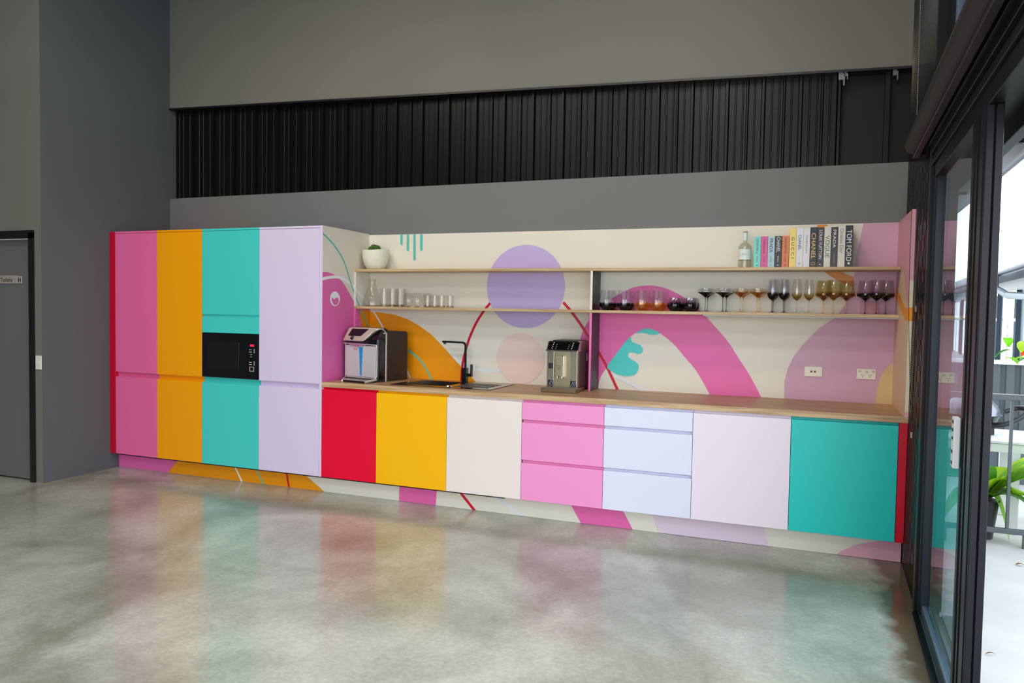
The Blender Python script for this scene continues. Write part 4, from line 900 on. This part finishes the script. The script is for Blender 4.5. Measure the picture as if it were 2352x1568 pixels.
# fill lights added to brighten the room, then ceiling lamps (above the frame)
for i, p in enumerate(FILL_LIGHTS):
    r = thing('fill_fixture', 'unseen fill light added overhead to brighten the room, %s row, %s' % (('kitchen', 'middle', 'rear')[i//3], ('left', 'centre', 'right')[i % 3]), 'lamp', p, 0, 'added fill lights')
    MB().box(-.6, .6, -.10, .10, 0, .05, .004).obj('housing', M_black, r)
    MB().box(-.58, .58, -.08, .08, -.004, .0).obj('diffuser', mat('fill_glow', (255, 245, 230), .5, emis=4), r)
    for x in (-.5, .5): MB().tube([(x, 0, .05), (x, 0, .9)], .003, 5).obj('suspension_wire', M_black, r)
for i, p in enumerate(LAMPS):
    r = thing('ceiling_lamp', 'round black high-bay ceiling lamp, %s' % ['front left', 'front right', 'rear left', 'rear right'][i], 'lamp', p, 0, 'ceiling lamps')
    MB().lathe([(.0, .22), (.06, .22), (.08, .12), (.22, .0), (.21, .0), (.07, .11), (0, .12)], 24).obj('lamp_shade', M_black, r, True)
    MB().tube([(0, 0, .22), (0, 0, .99)], .008, 6).obj('lamp_cord', M_black, r)
    MB().ball((0, 0, .05), .05).obj('bulb', mat('warm_bulb', (255, 220, 160), .4, emis=6), r, True)

# ------------------------------------------------------------------ outdoors
o = struct(MB().box(-.46, 30, -16, 24, -.12, -.002).obj('patio_slab', M_slab))
# eave of this building over the patio
ev = struct(rw(thing('eave', None, None)))
M_soff = mat('weathered_soffit', (92, 98, 96), .8, var=.25, vscale=10, stretch=(1, .15, 1))
for k in range(6):
    x = .12+k*.082
    MB().box(x, x+.078, -9.5, 6, 2.62, 2.64).obj('soffit_board', M_soff, ev)
MB().box(.12, .62, -9.5, 6, 2.66, 2.78).obj('roof_deck', M_black, ev)
MB().box(.60, .62, -9.5, 6, 2.52, 2.72).obj('fascia', mat('grey_fascia', (104, 106, 112), .5), ev)
MB().tube([(.685, -9.5, 2.62), (.685, 6, 2.62)], .062, 16).obj('gutter', mat('dark_gutter', (66, 60, 74), .35), ev, True)
for k in range(14):
    y = -9+k*1.05
    MB().box(.14, .62, y, y+.05, 2.56, 2.62).obj('rafter', mat('dark_rafter', (58, 52, 66), .5), ev)
# railing
rl = thing('railing', 'dark metal balustrade with slim square balusters on the patio', 'railing', (-.25, .75, 0))
M_rail = mat('rail_paint', (62, 72, 78), .4)
MB().box(0, 3.4, -.02, .02, .962, 1.0, .003).obj('top_rail', M_rail, rl)
MB().box(0, 3.4, -.016, .016, .085, .118, .003).obj('bottom_rail', M_rail, rl)
bal = None
for k in range(25):
    x = .405+k*.1275-.255
    if bal is None: bal = MB().box(-.009, .009, -.009, .009, .118, .962).obj('baluster', M_rail, rl); bal.location = (x, 0, 0)
    else:
        q = bal.copy(); C.objects.link(q); q.parent = rl; q.location = (x, 0, 0)
for x in (.04, .515, 2.6): MB().box(x-.018, x+.018, -.018, .018, 0, .085).obj('post_foot', M_rail, rl)
# table
tb = thing('patio_table', 'pale grey slatted patio table behind the railing', 'table', (-.28, 1.13, 0), -.10)
M_tb = mat('pale_table', (196, 202, 200), .5)
for k in range(8): MB().box(0, .82, .0+k*.083, .078+k*.083, .625, .645, .003, 1).obj('table_slat', M_tb, tb)
MB().box(.02, .80, .01, .03, .565, .622).box(.02, .80, .63, .65, .565, .622).box(.02, .04, .03, .63, .565, .622).box(.78, .80, .03, .63, .565, .622).obj('apron', M_tb, tb)
for x, y in ((.02, .012), (.02, .59), (.52, .012), (.52, .59), (.745, .3)): MB().box(x, x+.055, y, y+.055, 0, .565).obj('leg', M_tb, tb)
# barbecue
bq = thing('barbecue', 'round-lidded black portable barbecue standing on the patio table', 'barbecue', (.06, 1.46, .647))
MB().lathe([(0, .275), (.06, .272), (.12, .250), (.165, .205), (.185, .15), (.19, .14), (.18, .14), (0, .14)], 28).obj('lid', mat('barbecue_lid', (110, 118, 128), .25, metal=.5), bq, True)
MB().lathe([(0, .03), (.09, .03), (.15, .07), (.185, .13), (.195, .138), (.18, .14), (0, .138)], 28).obj('firebox', M_black, bq, True)
MB().box(-.13, .13, -.10, -.08, 0, .05).box(-.13, .13, .08, .10, 0, .05).obj('stand', M_black, bq)
MB().tube(spline([(.10, -.12, .07), (.18, -.14, .085), (.27, -.13, .13), (.33, -.10, .19), (.28, -.06, .20), (.20, -.06, .17)], 4), .02, 10).obj('side_shelf_handle', M_black, bq, True)
MB().tube([(-.05, -.19, .17), (-.05, -.215, .17), (.05, -.215, .17), (.05, -.19, .17)], .007, 6).obj('lid_handle', M_black, bq)
# staghorn style plant in black pot
pp = thing('potted_plant', 'black pot with broad strappy bright green leaves behind the railing', 'plant', (.045, .93, 0))
MB().lathe([(0, 0), (.07, 0), (.10, .25), (.105, .26), (.095, .26), (.09, .23), (0, .23)], 24).obj('pot', mat('black_pot', (34, 34, 38), .45), pp, True)
MB().lathe([(0, .245), (.09, .235)], 16).obj('bark_mulch', mat('bark', (110, 74, 50), .9, bump=1, bscale=60), pp)
def leaf_mat(n, rgb): 
    m = mat(n, rgb, .4, var=.12, vscale=12); b = m.node_tree.nodes['Principled BSDF']; b.inputs['Transmission Weight'].default_value = 0; return m
LG = [leaf_mat('leaf_bright', (140, 200, 48)), leaf_mat('leaf_mid', (92, 164, 58)), leaf_mat('leaf_lime', (180, 216, 50))]
def leaf(parent, base, tip, mid_up, wd, m, n=10, name='leaf', taper=1.0):
    base, tip = Vector(base), Vector(tip); d_ = tip-base; side = d_.cross(Vector((0, 0, 1)))
    if side.length < 1e-4: side = Vector((1, 0, 0))
    side.normalize(); b = bmesh.new(); rows = []
    for i in range(n+1):
        t = i/n; c = base+d_*t+Vector((0, 0, mid_up*4*t*(1-t))); w_ = wd*(math.sin(PI*min(1, t**.8*.97+.03))**.7)*.5
        rows.append([b.verts.new(c-side*w_+Vector((0, 0, w_*.35))), b.verts.new(c), b.verts.new(c+side*w_+Vector((0, 0, w_*.35)))])
    for p, q in zip(rows, rows[1:]):
        for k in range(2): b.faces.new((p[k], p[k+1], q[k+1], q[k]))
    bmesh.ops.solidify(b, geom=b.faces[:], thickness=.0015)
    k = MB(); k.bm.free(); k.bm = b; return k.obj(name, m, parent, True)
for tip, up, wd_, mi in (((.42, .05, .62), .05, .12, 2), ((.42, 0, .42), .08, .13, 0), ((.36, -.05, .12), .12, .12, 1), ((.16, -.06, -.02), .16, .11, 0), ((-.05, 0, .62), .05, .16, 1), ((.04, -.05, .50), .02, .12, 1),
                         ((-.3, .02, .35), .1, .13, 1), ((-.25, -.08, .1), .12, .12, 0), ((.20, .15, .45), .06, .12, 2), ((.26, -.04, .56), .03, .12, 0), ((.12, -.08, .42), .05, .12, 2), ((.34, .04, .26), .06, .12, 2), ((.40, .08, .52), .04, .11, 0), ((-.16, .1, .55), .05, .12, 1), ((.22, .02, .25), .12, .10, 2)):
    leaf(pp, (0, 0, .24), tip, up, wd_*1.45, LG[mi])
# corrugated fence
fn = thing('metal_fence', 'dark corrugated metal fence with a pale capping rail beyond the table', 'fence', (-1.0, 3.35, 0), -.22)
M_fn = mat('dark_fence', (72, 82, 88), .5)
fp_ = MB().prism([(0, 0), (.06, 0), (.07, .02), (.10, .02), (.11, 0), (.11, .03), (0, .03)], 'z', 0, 1.08).obj('fence_sheet', M_fn, fn)
for k in range(1, 46):
    q = fp_.copy(); C.objects.link(q); q.parent = fn; q.location = (.11*k, 0, 0)
MB().box(-.02, 5.1, -.02, .05, 1.08, 1.115).obj('capping_rail', mat('pale_cap', (216, 222, 224), .4), fn)
# flowering branch
fb = thing('flowering_shrub', 'leafy branch with two orange flowers above the fence', 'shrub', (.95, 1.9, 0))
MB().tube(spline([(.1, .1, 0), (.08, .08, .7), (-.05, 0, 1.15), (-.3, -.08, 1.30), (-.52, -.1, 1.26)], 5), [.012]*21, 6).obj('branch', mat('stem_green', (96, 110, 60), .7), fb)
random.seed(11)
for k in range(46):
    t = random.random(); bx = .1-.66*t; bz = 1.17+.12*math.sin(PI*min(1, t*1.2))+random.uniform(-.10, .10); by = random.uniform(-.18, .12)
    an = random.uniform(0, 2*PI); L_ = random.uniform(.09, .15)
    leaf(fb, (bx, by, bz), (bx+L_*math.cos(an), by+L_*.5*math.sin(an), bz+L_*.7*math.sin(an*1.7)), .02, random.uniform(.06, .10), LG[k % 3], 5)
for (x, z, rr) in ((-.475, 1.245, .045), (-.36, 1.125, .036)):
    for k in range(5):
        a = 2*PI*k/5; leaf(fb, (x, -.12, z), (x+rr*1.3*math.cos(a), -.15, z+rr*1.3*math.sin(a)), .0, rr*1.4, mat('orange_petal', (250, 96, 20), .5), 5, 'petal')
# fallen leaves on the slab
for i, (p, lab) in enumerate((((2342, 1299), 'curled brown leaf lying on the pale concrete'), ((2275, 1505), 'small brown leaf fragment on the concrete near the door'))):
    q = at(*p, 'z', 0); r = bpy.data.objects.new('fallen_leaf', None); C.objects.link(r); r.location = (q.x, q.y, .001); tag(r, lab, 'leaf')
    leaf(r, (-.02, 0, .003), (.025, .012, .004), .006, .022 if i == 0 else .01, mat('dead_leaf', (150, 96, 66), .7), 6, 'leaf_blade')

# far building
FA = CAM+ray(2290, 633)*(16.0/ray(2290, 633).dot(FW)); FB = CAM+ray(2352, 613)*(13.3/ray(2352, 613).dot(FW))
ang = math.atan2(FB.y-FA.y, FB.x-FA.x)
fbld = thing('far_building', 'low grey neighbouring building with gutter, windows and balcony across the yard', 'building', (FA.x, FA.y, 0), ang)
zg = FA.z
M_fb = mat('blue_grey_cladding', (88, 102, 112), .5); M_fw = mat('far_window_frame', (60, 72, 84), .4)
M_fgl = mat('far_window_glass', (100, 130, 142), .15, spec=.3)
MB().box(-14, 9, .35, 4, 0, zg+.15).obj('wall', M_fb, fbld)
MB().prism([(-.15, zg+.02), (4.5, zg+1.0), (4.5, zg+1.1), (-.15, zg+.1)], 'x', -14, 9).obj('roof', mat('grey_roof', (84, 92, 100), .6), fbld)
MB().tube([(-14, -.2, zg+.03), (9, -.2, zg+.03)], .09, 10).obj('gutter', mat('pale_gutter', (108, 118, 126), .45), fbld, True)
MB().box(-14, 9, -.12, .35, zg-.08, zg-.02).obj('soffit', M_fw, fbld)
MB().tube([(1.15, -.2, zg), (1.15, -.18, zg-.3), (1.35, .0, zg-.45), (2.6, .25, zg-.52)], .07, 8).obj('downpipe', mat('pale_gutter', (1, 1, 1)), fbld, True)
for k in range(9):
    x = -13+k*2.45
    if k == 5: x = -.8
    w_ = MB().box(x, x+1.5, .26, .35, .35, zg-.32).obj('window', M_fw, fbld)
    for (a, b, c_, e) in ((.06, .72, .42, 1.45), (.78, 1.44, .42, 1.45), (.06, 1.44, 1.52, zg-.39)): MB().box(x+a, x+b, .24, .262, c_, e).obj('pane', M_fgl, w_)
for k, (x, rgb) in enumerate(((2.0, (230, 232, 225)), (2.3, (214, 190, 150)), (2.55, (150, 70, 50)), (2.75, (225, 225, 220)))):
    MB().box(x, x+.18, .20, .238, .5, 1.35).obj('curtain_panel', mat('curtain_%d' % k, rgb, .7), fbld)
bl = thing('balcony_wall', 'solid dark grey balcony front on the building across the yard', 'balcony', (FA.x, FA.y, 0), ang)
MB().box(1.6, 8, -1.3, -1.2, 0, .60).obj('balcony_panel', mat('dark_balcony', (84, 96, 104), .5), bl)
MB().box(1.6, 8, -1.35, -1.15, .60, .66).obj('balcony_cap', mat('pale_cap', (1, 1, 1)), bl)
for k in range(16): MB().box(-2+k*.22, -1.975+k*.22, -1.25, -1.225, 0, .9).obj('baluster', M_fw, bl)
MB().box(-2, 1.5, -1.26, -1.215, .9, .94).obj('top_rail', M_fw, bl)
